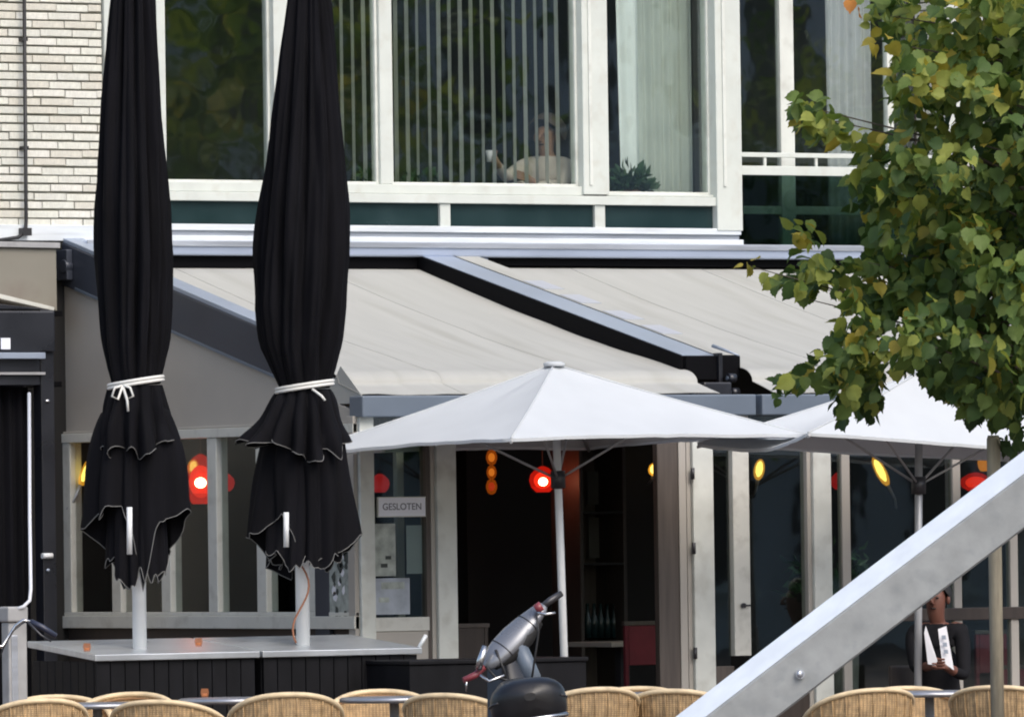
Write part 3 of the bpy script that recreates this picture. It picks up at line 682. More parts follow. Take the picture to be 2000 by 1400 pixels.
# posters in the left front window
def flat(name, px0, py0, px1, py1, Y, m, parent, th=.004):
    a = onY(px0, py1, Y); b = onY(px1, py0, Y); return MB().box((a.x, Y, a.z), (b.x, Y+th, b.z)).build(name, m, parent)
tag(flat('poster', 729, 1022, 772, 1125, DF+.02, M['poster'], None), 'pale upright poster just below the white sign in the window', 'poster')
pb = flat('poster', 729, 1128, 800, 1200, DF+.018, M['posterblue'], None); tag(pb, 'bluish landscape poster low in the window beside the doorway', 'poster')
for a in ((740, 1170, 760, 1176), (745, 1140, 790, 1150)): flat('print', a[0], a[1]-4, a[2], a[3], DF+.016, M['poster'], pb, .001)
for a in ((753, 1085, 764, 1092), (744, 1100, 757, 1108)): tag(flat('sticker', *a, DF+.017, M['printdark'], None, .001), 'tiny dark sticker on the pale poster, the %s of two' % ('upper' if a[1] < 1090 else 'lower'), 'sticker')
tag(flat('poster', 795, 1025, 838, 1120, DF+.06, M['greydrape'], None), 'lilac grey sheet hanging right of the pale upright poster', 'poster')
# sign
sg = thing('door_sign', 'white rectangular sign with grey capital letters in the window by the doorway', 'sign', onY(785, 990, DF-.0))
bxs = flat('board', 740, 971, 832, 1008, DF+.006, M['signwhite'], sg, .012)
fr = MB(); a = onY(740, 1008, DF); b = onY(832, 971, DF)
for q in ((a.x-.006, a.z-.006, b.x+.006, a.z), (a.x-.006, b.z, b.x+.006, b.z+.006), (a.x-.006, a.z, a.x, b.z), (b.x, a.z, b.x+.006, b.z)): fr.box((q[0], DF+.002, q[1]), (q[2], DF+.02, q[3]))
fr.build('frame', M['white2'], sg)
cu = bpy.data.curves.new('lettering', 'FONT'); cu.body = 'GESLOTEN'; cu.size = .064; cu.align_x = 'CENTER'; cu.align_y = 'CENTER'; cu.extrude = .0006; cu.offset = .0005
to = bpy.data.objects.new('t', cu); COL.objects.link(to); dg = bpy.context.evaluated_depsgraph_get()
tm = bpy.data.meshes.new_from_object(to.evaluated_get(dg)); bpy.data.objects.remove(to); tm.materials.append(M['ink'])
to = bpy.data.objects.new('lettering', tm); COL.objects.link(to); to.parent = sg; to.rotation_euler = (PI/2, 0, 0)
cc = (a+b)/2; to.location = Vector((cc.x, DF+.0045, cc.z))-wloc(sg)
# floor of conservatory
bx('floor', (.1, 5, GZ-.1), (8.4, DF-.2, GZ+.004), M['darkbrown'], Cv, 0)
bx('side_wall', (8.35, 0, GZ), (8.45, DF, 3.0), M['taupe'], Cv, 0)

# ------------------------------------------------------------------ interior things
def pendant(px, py, Y, r, m, label, bulb=True, squash=1.0):
    c = onY(px, py, Y); t = thing('pendant_lamp', label, 'lamp', c)
    MB().lathe([(.012, r*squash*1.05), (r*.45, r*squash*.9), (r*.9, r*squash*.45), (r, 0), (r*.85, -r*squash*.5), (r*.5, -r*squash*.85), (r*.44, -r*squash*.82), (r*.8, -r*squash*.45)], c, 20).build('shade', M['redshade'] if m is M['redlamp'] else m, t)
    if m is M['redlamp']: MB().ellipsoid(c, (r*.66, r*.66, r*.62*squash)).build('inner_glow', m, t)
    if bulb:
        pl_ = bpy.data.lights.new('lamp_light', 'POINT'); pl_.energy = 1.0; pl_.color = (1, .12, .05); pl_.shadow_soft_size = .05
        po_ = bpy.data.objects.new('lamp_light', pl_); COL.objects.link(po_); po_.parent = t; po_.location = Vector((-.35, -.6, 0))*r*2.6
        MB().ellipsoid(c+Vector((-.35, -.6, 0)).normalized()*r*.95+Vector((0, 0, -.01)), (r*.34, r*.34, r*.3)).build('bulb', M['bulb'], t)
    MB().tube([c+Vector((0, 0, r*squash)), Vector((c.x, c.y, 2.98 if Y < 0 else 2.95))], .004, 6).build('cord', M['cable'], t)
    return t
def torch(px0, py0, px1, py1, Y, label, dim=False):
    a, b = onY(px0, py0, Y), onY(px1, py1, Y-.06); d = (b-a); t = thing('wall_torch', label, 'lamp', a)
    e = a+d*1.0
    pts = [a+d*k for k in (0, .15, .4, .7, .9, 1.0)]
    MB().tube(pts, [.02, .034, .042, .038, .026, .01], 14).build('shade', M['yellowshade'], t)
    MB().tube([a+d*k for k in (.12, .3, .55, .8, .9)], [.008, .024, .028, .02, .006], 12).build('inner_glow', M['yellowlamp'], t)
    MB().tube([a, a-d*.55, Vector(((a-d*.9).x, Y+.1, (a-d*.9).z))], [.014, .01, .01], 8).build('arm', M['pole_grey'], t)
    return t
torch(158, 946, 181, 893, -.15, 'tilted yellow glowing torch lamp behind the leftmost side window pane')
torch(1733, 945, 1706, 893, -1.2, 'tilted yellow glowing torch lamp below the right white parasol')
torch(376, 925, 379, 898, -.9, 'small yellow lamp peeking out beside the red lamp in the side window')
torch(1275, 926, 1279, 906, -.3, 'faint tiny yellow lamp beside the dark door leaf')
torch(1480, 935, 1486, 897, -.4, 'dim yellow lamp behind the glass right of the pale door post')  # added lamp, stands in for another lamp's reflection in the glass
pendant(392, 940, -1.4, .125, M['redlamp'], 'large red glowing lamp behind the side window with a hot bulb', True, 1.5)
pendant(440, 943, -.8, .07, M['reddim'], 'small dim red lamp just right of the large red side window lamp', False)
pendant(1060, 938, -1.2, .1, M['redlamp'], 'red glowing lamp with bright bulb inside the open doorway')
pendant(742, 945, -2.2, .07, M['reddim'], 'dim red lamp above the white sign in the front window', False)
pendant(1640, 940, -1.0, .07, M['reddim'], 'dim red lamp between posts left of the right parasol pole', False)
t = pendant(1906, 942, -2.0, .12, M['redlamp'], 'bright red lamp shade above the galvanised rail at the right', False, .6)
pendant(1921, 904, -2.4, .045, M['orangelamp'], 'small orange lamp just above the red shade at the right', False, 1.6)
oc = onY(960, 870, -1.6); t = thing('lantern_string', 'hanging string of three orange lanterns in the open doorway', 'lamp', oc)
for k, (py, r) in enumerate(((893, .04), (922, .036), (950, .04))):
    c = onY(960, py, -1.6); MB().lathe([(.01, r*1.4), (r*.7, r*1.1), (r, .3*r), (r, -.3*r), (r*.7, -r*1.1), (.01, -r*1.4)], c, 14).build('lantern', M['orangeshade'], t)
    MB().ellipsoid(c, (r*.6, r*.6, r*.8)).build('inner_glow', M['orangelamp'] if k < 2 else M['reddim'], t)
MB().tube([onY(960, 962, -1.6), Vector((oc.x, -1.6, 3.2))], .003, 6).build('cord', M['cable'], t)
# dresser with shelves and poster inside the doorway
d0 = onY(1137, 1330, -1.5); d1 = onY(1215, 885, -1.5)
t = thing('display_cabinet', 'tall dark cabinet with shelves and an orange poster inside the doorway', 'cabinet', (d0.x, -1.4, GZ))
bx('side', (d0.x, -1.5, GZ), (d0.x+.03, -1.1, 2.7), M['darkbrown'], t); bx('side', (d1.x, -1.5, GZ), (d1.x+.03, -1.1, 2.7), M['darkbrown'], t)
bx('back', (d0.x+.03, -1.12, GZ), (d1.x, -1.1, 2.7), M['brownjamb'], t)
for py in (998, 1098, 1250): z = onY(1180, py, -1.5).z; bx('shelf', (d0.x+.031, -1.5, z-.02), (d1.x-.001, -1.121, z), M['dark'], t)
flat('poster', 1178, 910, 1206, 990, -1.16, M['orangep'], t); flat('poster', 1184, 1004, 1208, 1092, -1.16, M['orangep'], t); flat('paper', 1150, 1010, 1178, 1090, -1.17, M['room'], t); flat('paper', 1148, 920, 1174, 985, -1.17, M['room'], t)
bs = MB()
for k in range(5): c = onY(1148+k*13, 1245, -1.35); bs.lathe([(0, 0), (.03, 0), (.03, .13), (.012, .19), (.012, .25), (0, .25)], c, 10)
bs.build('bottles', M['green'], t)
# bar table and wooden chairs inside
def wood_chair(px, py, Y, label, m):
    c = onY(px, py, Y); x, z = c.x, c.z; t = thing('dining_chair', label, 'chair', (x, Y, GZ))
    for sx_ in (-.19, .16):
        bx('leg', (x+sx_, Y-.02, GZ), (x+sx_+.03, Y+.01, z-.02), m, t); bx('leg', (x+sx_, Y+.38, GZ), (x+sx_+.03, Y+.41, GZ+.45), m, t)
    bx('seat', (x-.2, Y-.02, GZ+.45), (x+.2, Y+.42, GZ+.49), m, t); bx('backrest', (x-.158, Y-.02, z-.3), (x+.158, Y+.0, z-.021), m, t); bx('top_rail', (x-.2, Y-.025, z-.02), (x+.2, Y+.012, z+.01), M['brownjamb'], t)
wood_chair(905, 1220, DF+.6, 'brown wooden chair just inside the open doorway beside the pale post', M['darkbrown'])
wood_chair(1262, 1215, DF+1.0, 'dark red backed chair beside the dark door leaf inside', M['redchair'])
tz = onY(1215, 1252, -2.6).z; tx = onY(1215, 1252, -2.6).x
t = thing('bar_table', 'dark table with a pale edge inside the doorway', 'table', (tx, -2.6, GZ)); bx('table_top', (tx-.28, -2.9, tz-.035), (tx+.25, -2.3, tz), M['taupe'], t); bx('leg', (tx-.04, -2.64, GZ), (tx+.04, -2.56, tz-.036), M['steel_dark'], t); bx('foot', (tx-.2, -2.8, GZ+.005), (tx+.2, -2.4, GZ+.03), M['steel_dark'], t)
for i, (px, py) in enumerate(((1945, 1232), (1990, 1300))): wood_chair(px, py, DF+.7-i*.2, ('dark red chair behind glass left of the wooden stake', 'dark red chair low down at the right picture edge')[i], M['redchair'])
# plant behind the right glass
c = onY(1625, 1180, DF+.5); t = thing('potted_plant', 'tall loose green plant behind the glass left of the galvanised rail', 'plant', (c.x, c.y, GZ))
MB().lathe([(0, GZ+.01), (.16, GZ+.01), (.2, 1.36), (.21, 1.4), (.19, 1.4), (.18, 1.36), (0, 1.36)], (c.x, c.y, 0), 18).build('pot', M['greypost'], t)
leaf_cluster((c.x, c.y, 1.42), (.42, .2, .42), 200, .11, rnd).build('foliage', M['leafy'], t, kind='stuff')

# ------------------------------------------------------------------ neighbour: taupe fascia box and black cabinet at the left
Yn = -.35
nb = thing('fascia_box', 'taupe shop fascia box at the left, left of the slate awning beam', 'fascia', onY(50, 540, Yn))
pts = [onY(-300, 478, Yn), onY(110, 486, Yn), onY(112, 610, Yn), onY(105, 604, Yn), onY(0, 578, Yn), onY(-300, 500, Yn)]
MB().prism(pts, (0, .34, 0)).build('fascia', M['fasciapaint'], nb, .006)
pts = [onY(-300, 466, Yn-.03), onY(118, 474, Yn-.03), onY(118, 485, Yn-.03), onY(-300, 477, Yn-.03)]
MB().prism(pts, (0, .36, 0)).build('cap', M['greypost'], nb, .004)
pts = [onY(-300, 502, Yn-.01), onY(0, 574, Yn-.01), onY(106, 600, Yn-.01), onY(106, 607, Yn-.01), onY(0, 583, Yn-.01), onY(-300, 512, Yn-.01)]
MB().prism(pts, (0, .1, 0)).build('edge_trim', M['taupe_light'], nb, .002)
# small wall hooks on the taupe wall
for px, py in ((115, 612), (114, 750)):
    c = onY(px, py, -.45); tag(MB().box((c.x-.05, -.45, c.z-.02), (c.x+.03, -.05, c.z+.02)).build('wall_bracket', M['black'], None, .004, org=c), 'small dark bracket on the taupe wall, %s one beside the black cabinet' % ('upper' if py < 700 else 'lower'), 'bracket')
Yk = -1.6
def kp(px, py, y=Yk): return onY(px, py, y)
kx0, kx1 = kp(-170, 900).x, kp(108, 900).x
ck = thing('terrace_cabinet', 'tall black metal cabinet with pleated dark screen at the left edge', 'cabinet', ((kx0+kx1)/2, Yk, GZ))
zt = kp(60, 605).z
bx('upright', (kp(82, 900).x, Yk, GZ), (kx1, Yk+.12, zt), M['blackgloss'], ck, .006); bx('upright', (kx0, Yk, GZ), (kx0+.09, Yk+.12, zt), M['blackgloss'], ck, .006)
bx('header', (kx0+.09, Yk+.01, kp(50, 752).z), (kp(82, 900).x, Yk+.14, zt-.004), M['blackgloss'], ck, .004)
bx('hood', (kx0-.0, Yk-.03, kp(50, 688).z), (kx1-.004, Yk-.001, zt-.01), M['blackgloss'], ck, .01)
bx('light_strip', (kx0, Yk-.07, kp(40, 701).z), (kp(80, 690).x, Yk-.031, kp(40, 689).z), M['slate_light'], ck, .004)
bx('drip_rail', (kx0, Yk-.03, kp(40, 732).z), (kp(85, 730).x, Yk-.001, kp(40, 727).z), M['greypost'], ck, .002)
pts = [(kx0, Yk+.0, zt+.1), (kx1-.03, Yk+.0, zt+.004), (kx0, Yk+.0, zt+.004)]; MB().prism(pts, (0, .5, 0)).build('sloped_top', M['blackgloss'], ck, .003)
bx('rear', (kx0+.02, Yk+.42, GZ), (kx1-.02, Yk+.45, zt-.01), M['black'], ck, 0)
rows = []
for k in range(2): rows.append([Vector((lerp(kx0+.1, kp(80, 900).x, j/60), Yk+.18+.03*math.sin(j*1.1), lerp(GZ, kp(50, 755).z, k))) for j in range(61)])
MB().grid(rows).build('pleated_screen', M['umb_black'], ck)
st = MB(); a = kp(2, 682, Yk-.035); b = kp(20, 660, Yk-.035); st.box((a.x, Yk-.036, a.z), (b.x, Yk-.031, b.z)); st.build('sticker', M['signwhite'], ck)
lk = MB(); c = kp(92, 1085, Yk-.01); lk.tube([c+Vector((-.04, 0, 0)), c+Vector((.04, 0, 0))], .02, 12); lk.build('lock', M['pole_white'], ck)
lk = MB(); c = kp(93, 783, Yk-.005); lk.ellipsoid(c, (.02, .01, .012)); lk.build('bolt', M['chrome'], ck)
lk = MB(); c = kp(94, 1113, Yk-.005); lk.ellipsoid(c, (.015, .01, .012)); lk.build('bolt', M['slate_light'], ck)
# grey supply post with white conduit
Dp = 53.2
pc = onD(28, 1262, Dp); gp = thing('supply_post', 'light grey steel post with a box on top at the left edge', 'post', (pc.x, pc.y, GZ))
w_ = .068
MB().box((pc.x-w_, pc.y-.05, GZ), (pc.x+w_, pc.y+.05, onD(28, 1215, Dp).z)).build('shaft', M['greypost'], gp, .01)
MB().box((pc.x-w_-.012, pc.y-.07, onD(28, 1214, Dp).z), (pc.x+w_+.0, pc.y+.06, onD(28, 1184, Dp).z)).build('box', M['greypost'], gp, .012)
MB().box((pc.x-w_+.02, pc.y-.056, GZ+.3), (pc.x-.004, pc.y-.05, onD(28, 1240, Dp).z)).build('cover_strip', M['zinc'], gp, .003)
cd = MB(); q = [onD(57, 768, Dp+1.2), onD(58, 1000, Dp+.6), onD(60, 1150, Dp), onD(58, 1172, Dp), onD(46, 1184, Dp-.05), onD(30, 1190, Dp-.05)]
cd.tube(q, .0115, 10); tag(cd.build('conduit', M['conduit'], None, org=q[-1]), 'thin white conduit pipe rising from the grey post up the black cabinet', 'pipe')

# ------------------------------------------------------------------ parasol boxes with tilted steel lids
def parasol_box(fl, fr_, label, D, yz=None):
    a = onD(*fl, D)
    if yz: a = onY(fl[0], fl[1], yz[0]); a.z = yz[1]
    L_ = (onY(fr_[0], fr_[1], a.y).x-a.x); dep = .9; z = a.z; rise = .085
    t = thing('parasol_box', label, 'planter box', (a.x+L_/2, a.y+dep/2, GZ), 'black boxes carrying the closed parasols')
    base = [(a.x-.02, a.y-.03, z), (a.x+L_+.02, a.y-.03, z), (a.x+L_+.02, a.y+dep, z+rise), (a.x-.02, a.y+dep, z+rise)]
    MB().prism(base, (0, 0, -.042)).build('lid', M['lid'], t, .005)
    bx('core', (a.x+.03, a.y+.03, GZ), (a.x+L_-.03, a.y+dep-.03, z-.06), M['black'], t, 0)
    n_ = 11; w = L_/n_
    for i in range(n_): bx('board', (a.x+i*w+.003, a.y, GZ+.03), (a.x+(i+1)*w-.003, a.y+.028, z-.045), M['blackbox'], t, .003)
    for i in range(8):
        w2 = (dep-.06)/8; y = a.y+.03+i*w2
        bx('board', (a.x, y+.003, GZ+.03), (a.x+.028, y+w2-.003, z-.045+rise*.0), M['blackbox'], t, .003)
        bx('board', (a.x+L_-.028, y+.003, GZ+.03), (a.x+L_, y+w2-.003, z-.045), M['blackbox'], t, .003)
    for p in ((a.x+.0, a.y+.03), ): pass
    return t, a, L_
t1, a1, L1 = parasol_box((187, 1278), (498, 1268), 'black slatted box with tilted steel lid under the left closed parasol', 53.7)
t2, a2, L2 = parasol_box((514, 1260), (815, 1256), 'black slatted box with tilted steel lid under the second closed parasol', 53.9, (a1.y, a1.z))
up = MB(); c = onY(818, 1264, a1.y); up.tube([c, onY(832, 1240, a1.y)], .014, 8); up.build('lid_handle', M['zinc_white'], t2)
def candle(px, py, D, label):
    c = onD(px, py, D); t = thing('candle_glass', label, 'candle', c)
    MB().lathe([(0, 0), (.02, 0), (.027, .03), (.022, .055), (.019, .055), (.023, .03), (.018, .008), (0, .008)], c, 14).build('glass', M['candleglass'], t)
    MB().lathe([(0, .009), (.015, .009), (.015, .025), (0, .025)], c, 10).build('wax', M['candle'], t)
candle(170, 1272, 53.75, 'amber candle glass on the front left corner of the left steel lid')  # added glass, stands in for a soft amber reflection
candle(388, 1262, 54.1, 'pinkish candle glass on the steel lid right of the left parasol pole')
# low black box behind the scooter
c = onD(800, 1290, 54.3); d = onY(1145, 1292, c.y)
lb = thing('low_box', 'low plain black box between the parasol box and the scooter', 'planter box', ((c.x+d.x)/2, c.y+.3, GZ))
bx('body', (c.x, c.y, GZ), (d.x, c.y+.6, c.z-.03), M['blackbox'], lb, .006); bx('rim', (c.x-.01, c.y-.015, c.z-.028), (d.x+.01, c.y+.615, c.z), M['blackbox'], lb, .006)

# ------------------------------------------------------------------ closed black parasols
def closed_parasol(px, base_y, D, label, seed, cx_top, prof, tie_y, flaps):
    rg = random.Random(seed); s = FPX/D
    b = onD(px, base_y, D); t = thing('closed_parasol', label, 'parasol', (b.x, b.y, b.z-.05), 'closed black parasols')
    top = onD(cx_top, -190, D); ax = Vector((b.x, b.y, 0))
    def zat(y): return onD(px, y, D).z
    ztop_ = zat(-200)
    MB().tube([(b.x, b.y, b.z-.06), (b.x, b.y, ztop_+.02)], .046, 20).build('pole', M['pole_white'], t)
    MB().lathe([(0, .14), (.02, .13), (.045, .06), (.05, 0), (0, 0)], (b.x, b.y, ztop_), 16).build('finial', M['steel_dark'], t)
    NS = 144; nf = 12; ph = [rg.uniform(0, 2*PI) for _ in range(4)]
    def fold(a, z, amp):
        q = nf*a+1.6*math.sin(a*2+ph[0])+.9*math.sin(z*1.2+ph[1])
        w = abs(math.sin(q/2+.35*noise.noise(Vector((math.cos(a)*1.5, math.sin(a)*1.5, z*.7+seed)))))
        w2 = abs(math.sin(q*1.17+2.0*noise.noise(Vector((math.cos(a)*3, math.sin(a)*3, z*.45+seed*5)))))
        return amp*(w**.7-.62)+amp*.3*(w2-.6)+amp*.16*noise.noise(Vector((math.cos(a)*9, math.sin(a)*9, z*2.2)))+amp*.5*noise.noise(Vector((math.cos(a)*2.2, math.sin(a)*2.2, z*.9+seed*3)))
    ys_ = [-190, -150, -100, -50] + list(range(0, 741, 20)) + [tie_y]
    rows = []
    for y in ys_:
        # centre offset and half width in px, interpolated from prof
        for k in range(len(prof)-1):
            if prof[k][0] <= y <= prof[k+1][0]:
                f_ = (y-prof[k][0])/(prof[k+1][0]-prof[k][0]); l_ = lerp(prof[k][1], prof[k+1][1], f_); r_ = lerp(prof[k][2], prof[k+1][2], f_); break
        cxx = ((l_+r_)/2-px)/s; hw = (r_-l_)/2/s; z = zat(y); row = []
        hw *= .87
        near = min(1, abs(tie_y-y)/120+.25)
        for j in range(NS):
            a = 2*PI*j/NS; rr = hw*(1+fold(a, z, .42*near))
            row.append(Vector((b.x, b.y, z))+CR0*(cxx+rr*math.cos(a))+Vector((-CR0.y, CR0.x, 0))*rr*math.sin(a))
        rows.append(row)
    MB().grid(rows[::-1], True).build('canopy', M['umb_black'], t)
    # skirt layers: (first angle, last angle, hem points)
    FW = Vector((CR0.y, -CR0.x, 0))                      # towards the viewer
    def skirt(y0, r0, hem, name, ribs, seedk, ctr):
        # hem: list of (angle deg, px x offset outwards radius px, y px) closed over 360
        n_ = 120; rows = [[] for _ in range(16)]; hemline = []
        cxx = (ctr-px)/s
        for j in range(n_):
            ad = 360*j/n_
            for k in range(len(hem)):
                a0, a1_ = hem[k], hem[(k+1) % len(hem)]; e1 = a1_[0] if k+1 < len(hem) else a1_[0]+360
                if a0[0] <= ad < e1: f_ = (ad-a0[0])/(e1-a0[0]); R_ = lerp(a0[1], a1_[1], f_)/s*(1 if name == 'upper_flap' else .93); Yh = lerp(a0[2], a1_[2], f_); break
            a = math.radians(ad); jn = noise.noise(Vector((math.cos(a)*4, math.sin(a)*4, seedk*7))); Yh += 26*jn; R_ *= 1+.12*noise.noise(Vector((math.cos(a)*5, math.sin(a)*5, seedk*3)))
            z0, z1 = zat(y0), zat(Yh)
            for i in range(16):
                v = i/15; rr = lerp(r0/s, R_, v**(.8 if name == 'upper_flap' else .45))
                amp = .12+.3*v if name == 'upper_flap' else .12+.1*v
                pl = (abs(math.sin((ribs*a+seedk+1.5*math.sin(2*a+seedk))*.5+.5*noise.noise(Vector((math.cos(a), math.sin(a), v*1.2+seedk)))))**.6-.72)*1.5+.7*noise.noise(Vector((math.cos(a)*2.6, math.sin(a)*2.6, v*1.5+seedk)))
                rr *= 1+amp*pl*.95
                z = lerp(z0, z1, v)
                p = Vector((b.x, b.y, z))+CR0*(cxx*(1-v*.5)+rr*math.cos(a))+FW*rr*math.sin(a)
                rows[i].append(p)
        sk_ = MB().grid(rows, True).build(name, M['umb_black'], t)
        ln = rows[-1]; MB().tube(ln+[ln[0]], .003, 6, cap=False).build('piping', M['piping'], sk_)
    ctr = (prof[-1][1]+prof[-1][2])/2
    for (y0, r0, hem, name, ribs, sk__) in flaps: skirt(y0, r0, hem, name, ribs, sk__, ctr)
    # cord with bow
    hw = (prof[-1][2]-prof[-1][1])/2/s; cx_ = (ctr-px)/s; cm_ = MB()
    for dz in (0, .022):
        cm_.tube([Vector((b.x, b.y, zat(tie_y)+dz+.045*math.cos(2*PI*j/32)*.6))+CR0*(cx_+(hw*1.03)*math.cos(2*PI*j/32))+FW*(hw*1.03)*math.sin(2*PI*j/32) for j in range(33)], .011, 8)
    c_ = Vector((b.x, b.y, zat(tie_y)-.01))+CR0*(cx_-hw*.45 if seed == 1 else cx_+hw*.3)+FW*hw*.98
    for sx_ in ((-1, 1) if seed == 1 else ()):
        cm_.tube([c_, c_+CR0*sx_*.05+Vector((0, 0, -.015))+FW*.03, c_+CR0*sx_*.07+Vector((0, 0, -.07))+FW*.03, c_+CR0*sx_*.03+Vector((0, 0, -.09))+FW*.03, c_], .008, 6)
    kk = 1 if seed == 1 else .45
    cm_.tube([c_, c_+CR0*.03*(1 if seed == 1 else 2)+Vector((0, 0, -.1*kk))+FW*.03, c_+CR0*.035*(1 if seed == 1 else 2.4)+Vector((0, 0, -.17*kk))+FW*.03], .009, 6)
    cm_.build('tie_cord', M['cord'], t)
    return t, b, s
prof1 = [(-200, 262, 290), (-60, 243, 308), (0, 232, 318), (100, 222, 322), (200, 212, 327), (300, 205, 333), (400, 200, 339), (500, 199, 342), (600, 203, 339), (680, 208, 334), (720, 213, 329), (750, 220, 324)]
fl1 = [(752, 50, [(0, 66, 870), (40, 70, 862), (70, 62, 890), (100, 66, 882), (135, 66, 885), (180, 68, 870), (230, 75, 870), (300, 75, 880)], 'upper_flap', 13, .6),
       (790, 48, [(0, 108, 1000), (20, 104, 985), (42, 62, 1020), (58, 48, 1085), (75, 40, 1150), (92, 40, 1085), (112, 56, 1000), (125, 64, 985), (150, 92, 1005), (180, 114, 1030), (205, 92, 1070), (235, 52, 1150), (275, 60, 1060), (310, 60, 1140), (340, 85, 1060)], 'lower_flap', 8, 1.9),
       (860, 36, [(0, 58, 1100), (40, 46, 1135), (80, 40, 1120), (120, 44, 1150), (160, 60, 1090), (200, 62, 1100), (240, 50, 1150), (290, 50, 1120), (330, 55, 1085)], 'inner_flap', 10, 3.3)]
u1, b1, s1 = closed_parasol(273, 1262, 54.2, 'closed black parasol nearest the brick wall, tied with white cord', 1, 275, prof1, 750, fl1)
prof2 = [(-200, 602, 636), (-60, 588, 654), (0, 578, 662), (100, 562, 672), (200, 548, 680), (300, 534, 687), (400, 522, 691), (500, 513, 691), (600, 511, 683), (680, 520, 672), (720, 532, 666), (758, 547, 656)]
fl2 = [(760, 48, [(0, 88, 865), (40, 82, 880), (70, 70, 900), (100, 75, 880), (140, 95, 862), (180, 105, 855), (230, 85, 870), (300, 75, 880)], 'upper_flap', 12, 2.6),
       (795, 50, [(0, 100, 1058), (18, 98, 1060), (35, 84, 1092), (55, 70, 1108), (80, 56, 1106), (100, 50, 1080), (118, 62, 1005), (130, 72, 1000), (150, 92, 1025), (180, 106, 1040), (205, 95, 1108), (235, 60, 1118), (270, 60, 1050), (310, 70, 1110), (340, 92, 1085)], 'lower_flap', 8, 4.4),
       (860, 36, [(0, 70, 1080), (40, 60, 1100), (80, 52, 1090), (120, 60, 1105), (160, 76, 1075), (200, 70, 1095), (250, 56, 1100), (310, 60, 1090)], 'inner_flap', 9, 5.3)]
u2, b2, s2 = closed_parasol(592, 1254, 54.85, 'closed black parasol in front of the second window post, tied with white cord', 2, 620, prof2, 758, fl2)
for u_, px, D, ya_, yb_ in ((u1, 253, 53.9, 990, 1082), (u2, 559, 54.55, 1000, 1068)):
    MB().tube([onD(px, ya_, D-.2), onD(px, yb_, D-.2)], .018, 10).build('rib_end', M['pole_white'], u_)
wr = MB(); q = []
for k in range(14): t_ = k/13; q.append(onD(583+18*math.sin(t_*5.5)+8*t_, lerp(1095, 1255, t_), 54.76))
wr.tube(q, .007, 6); tag(wr.build('cable', M['brownwire'], None, org=q[-1]), 'thin brown cable winding down the second closed parasol pole', 'cable')

# ------------------------------------------------------------------ open white parasols
def open_parasol(label, D, apex, base, corners, pole_m, sags=(0, 0, 0, 0)):
    """apex, base: pixels; corners: four (px, py, depth offset)"""
    A = onD(*apex, D); Bp = onD(*base, D+.0); Bp = Bp+(Bp-A).normalized()*((Bp.z-GZ)/max(.2, -(Bp-A).normalized().z))
    t = thing('open_parasol', label, 'parasol', (Bp.x, Bp.y, GZ), 'open white parasols')
    Cn = [onD(x, y, D+dd) for x, y, dd in corners]; axis = (A-Bp).normalized()
    MB().tube([Bp, A-axis*.03], .027, 16).build('pole', pole_m, t)
    mb = MB(); hem = []
    N_ = 22
    for i in range(4):
        P, Q = Cn[i], Cn[(i+1) % 4]; rows = []
        for k in range(N_+1):
            v = k/N_; row = []
            for j in range(N_+1):
                u = j/N_; e = P.lerp(Q, u); mid = (P+Q)/2
                e = e.lerp(A-axis*.45, .055*math.sin(PI*u)) + axis*(.012-sags[i])*math.sin(PI*u)
                p = A.lerp(e, v); p = p - axis*(.035*math.sin(PI*v))*(.35+.65*math.sin(PI*u)) 
                p = p+axis*(.007*noise.noise(Vector((u*7+i*9, v*2.2, D)))+.006*noise.noise(Vector(((u-.5)*v*14+i*5, v*5, D+3))))*min(1, 4*v)*min(1, 6*u*(1-u)+.15)
                row.append(p)
            rows.append(row)
        mb.grid(rows); mb.grid([[p-axis*.004 for p in r_][::-1] for r_ in rows])
        hem += rows[-1][:-1]
    cn = mb.build('canopy', M['umb_white'], t)
    hm_ = MB(); n_ = len(hem); hm_.grid([hem+[hem[0]], [p-axis*.022 for p in hem]+[hem[0]-axis*.022]]); hm_.build('hem', M['umb_white'], cn)
    sm_ = MB()
    for P in Cn: sm_.tube([A.lerp(P, k/8)-axis*(.035*math.sin(PI*k/8))*.35+axis*.003 for k in range(9)], .006, 6)
    sm_.build('seams', M['umb_white'], cn)
    MB().lathe([(0, .022), (.05, .02), (.075, .008), (.07, -.012), (0, -.01)], A, 14).build('cap', M['umb_white'], t)
    hub = A-axis*.78; MB().tube([hub+axis*.06, hub-axis*.06], .05, 14).build('hub', M['steel_dark'], t)
    for i, P in enumerate(Cn):
        q = [A.lerp(P, k/6)-axis*(.025+.035*math.sin(PI*k/6)*.35) for k in range(7)]; MB().tube(q, .011, 6).build('rib', M['pole_grey'], t)
        m_ = (A.lerp(P, .5))-axis*.045; MB().tube([hub, m_], .009, 6).build('strut', M['pole_grey'], t)
    MB().lathe([(0, 0), (.28, 0), (.28, .05), (.06, .07), (.045, .3), (.03, .3), (0, .3)], (Bp.x, Bp.y, GZ+.005), 24).build('base', M['steel_dark'], t)
    return t
open_parasol('open white parasol in the centre, in front of the open doorway', 56.3, (1082, 712), (1102, 1285), [(575, 886, -.25), (998, 856, -1.78), (1572, 848, .25), (1150, 873, 1.78)], M['pole_white'])
open_parasol('open white parasol at the right, half hidden by the tree', 57.6, (1795, 728), (1793, 1330), [(1362, 866, -.75), (1578, 845, -1.65), (2230, 898, .75), (2010, 897, 1.65)], M['pole_grey'], (.085, .0, 0, .02))

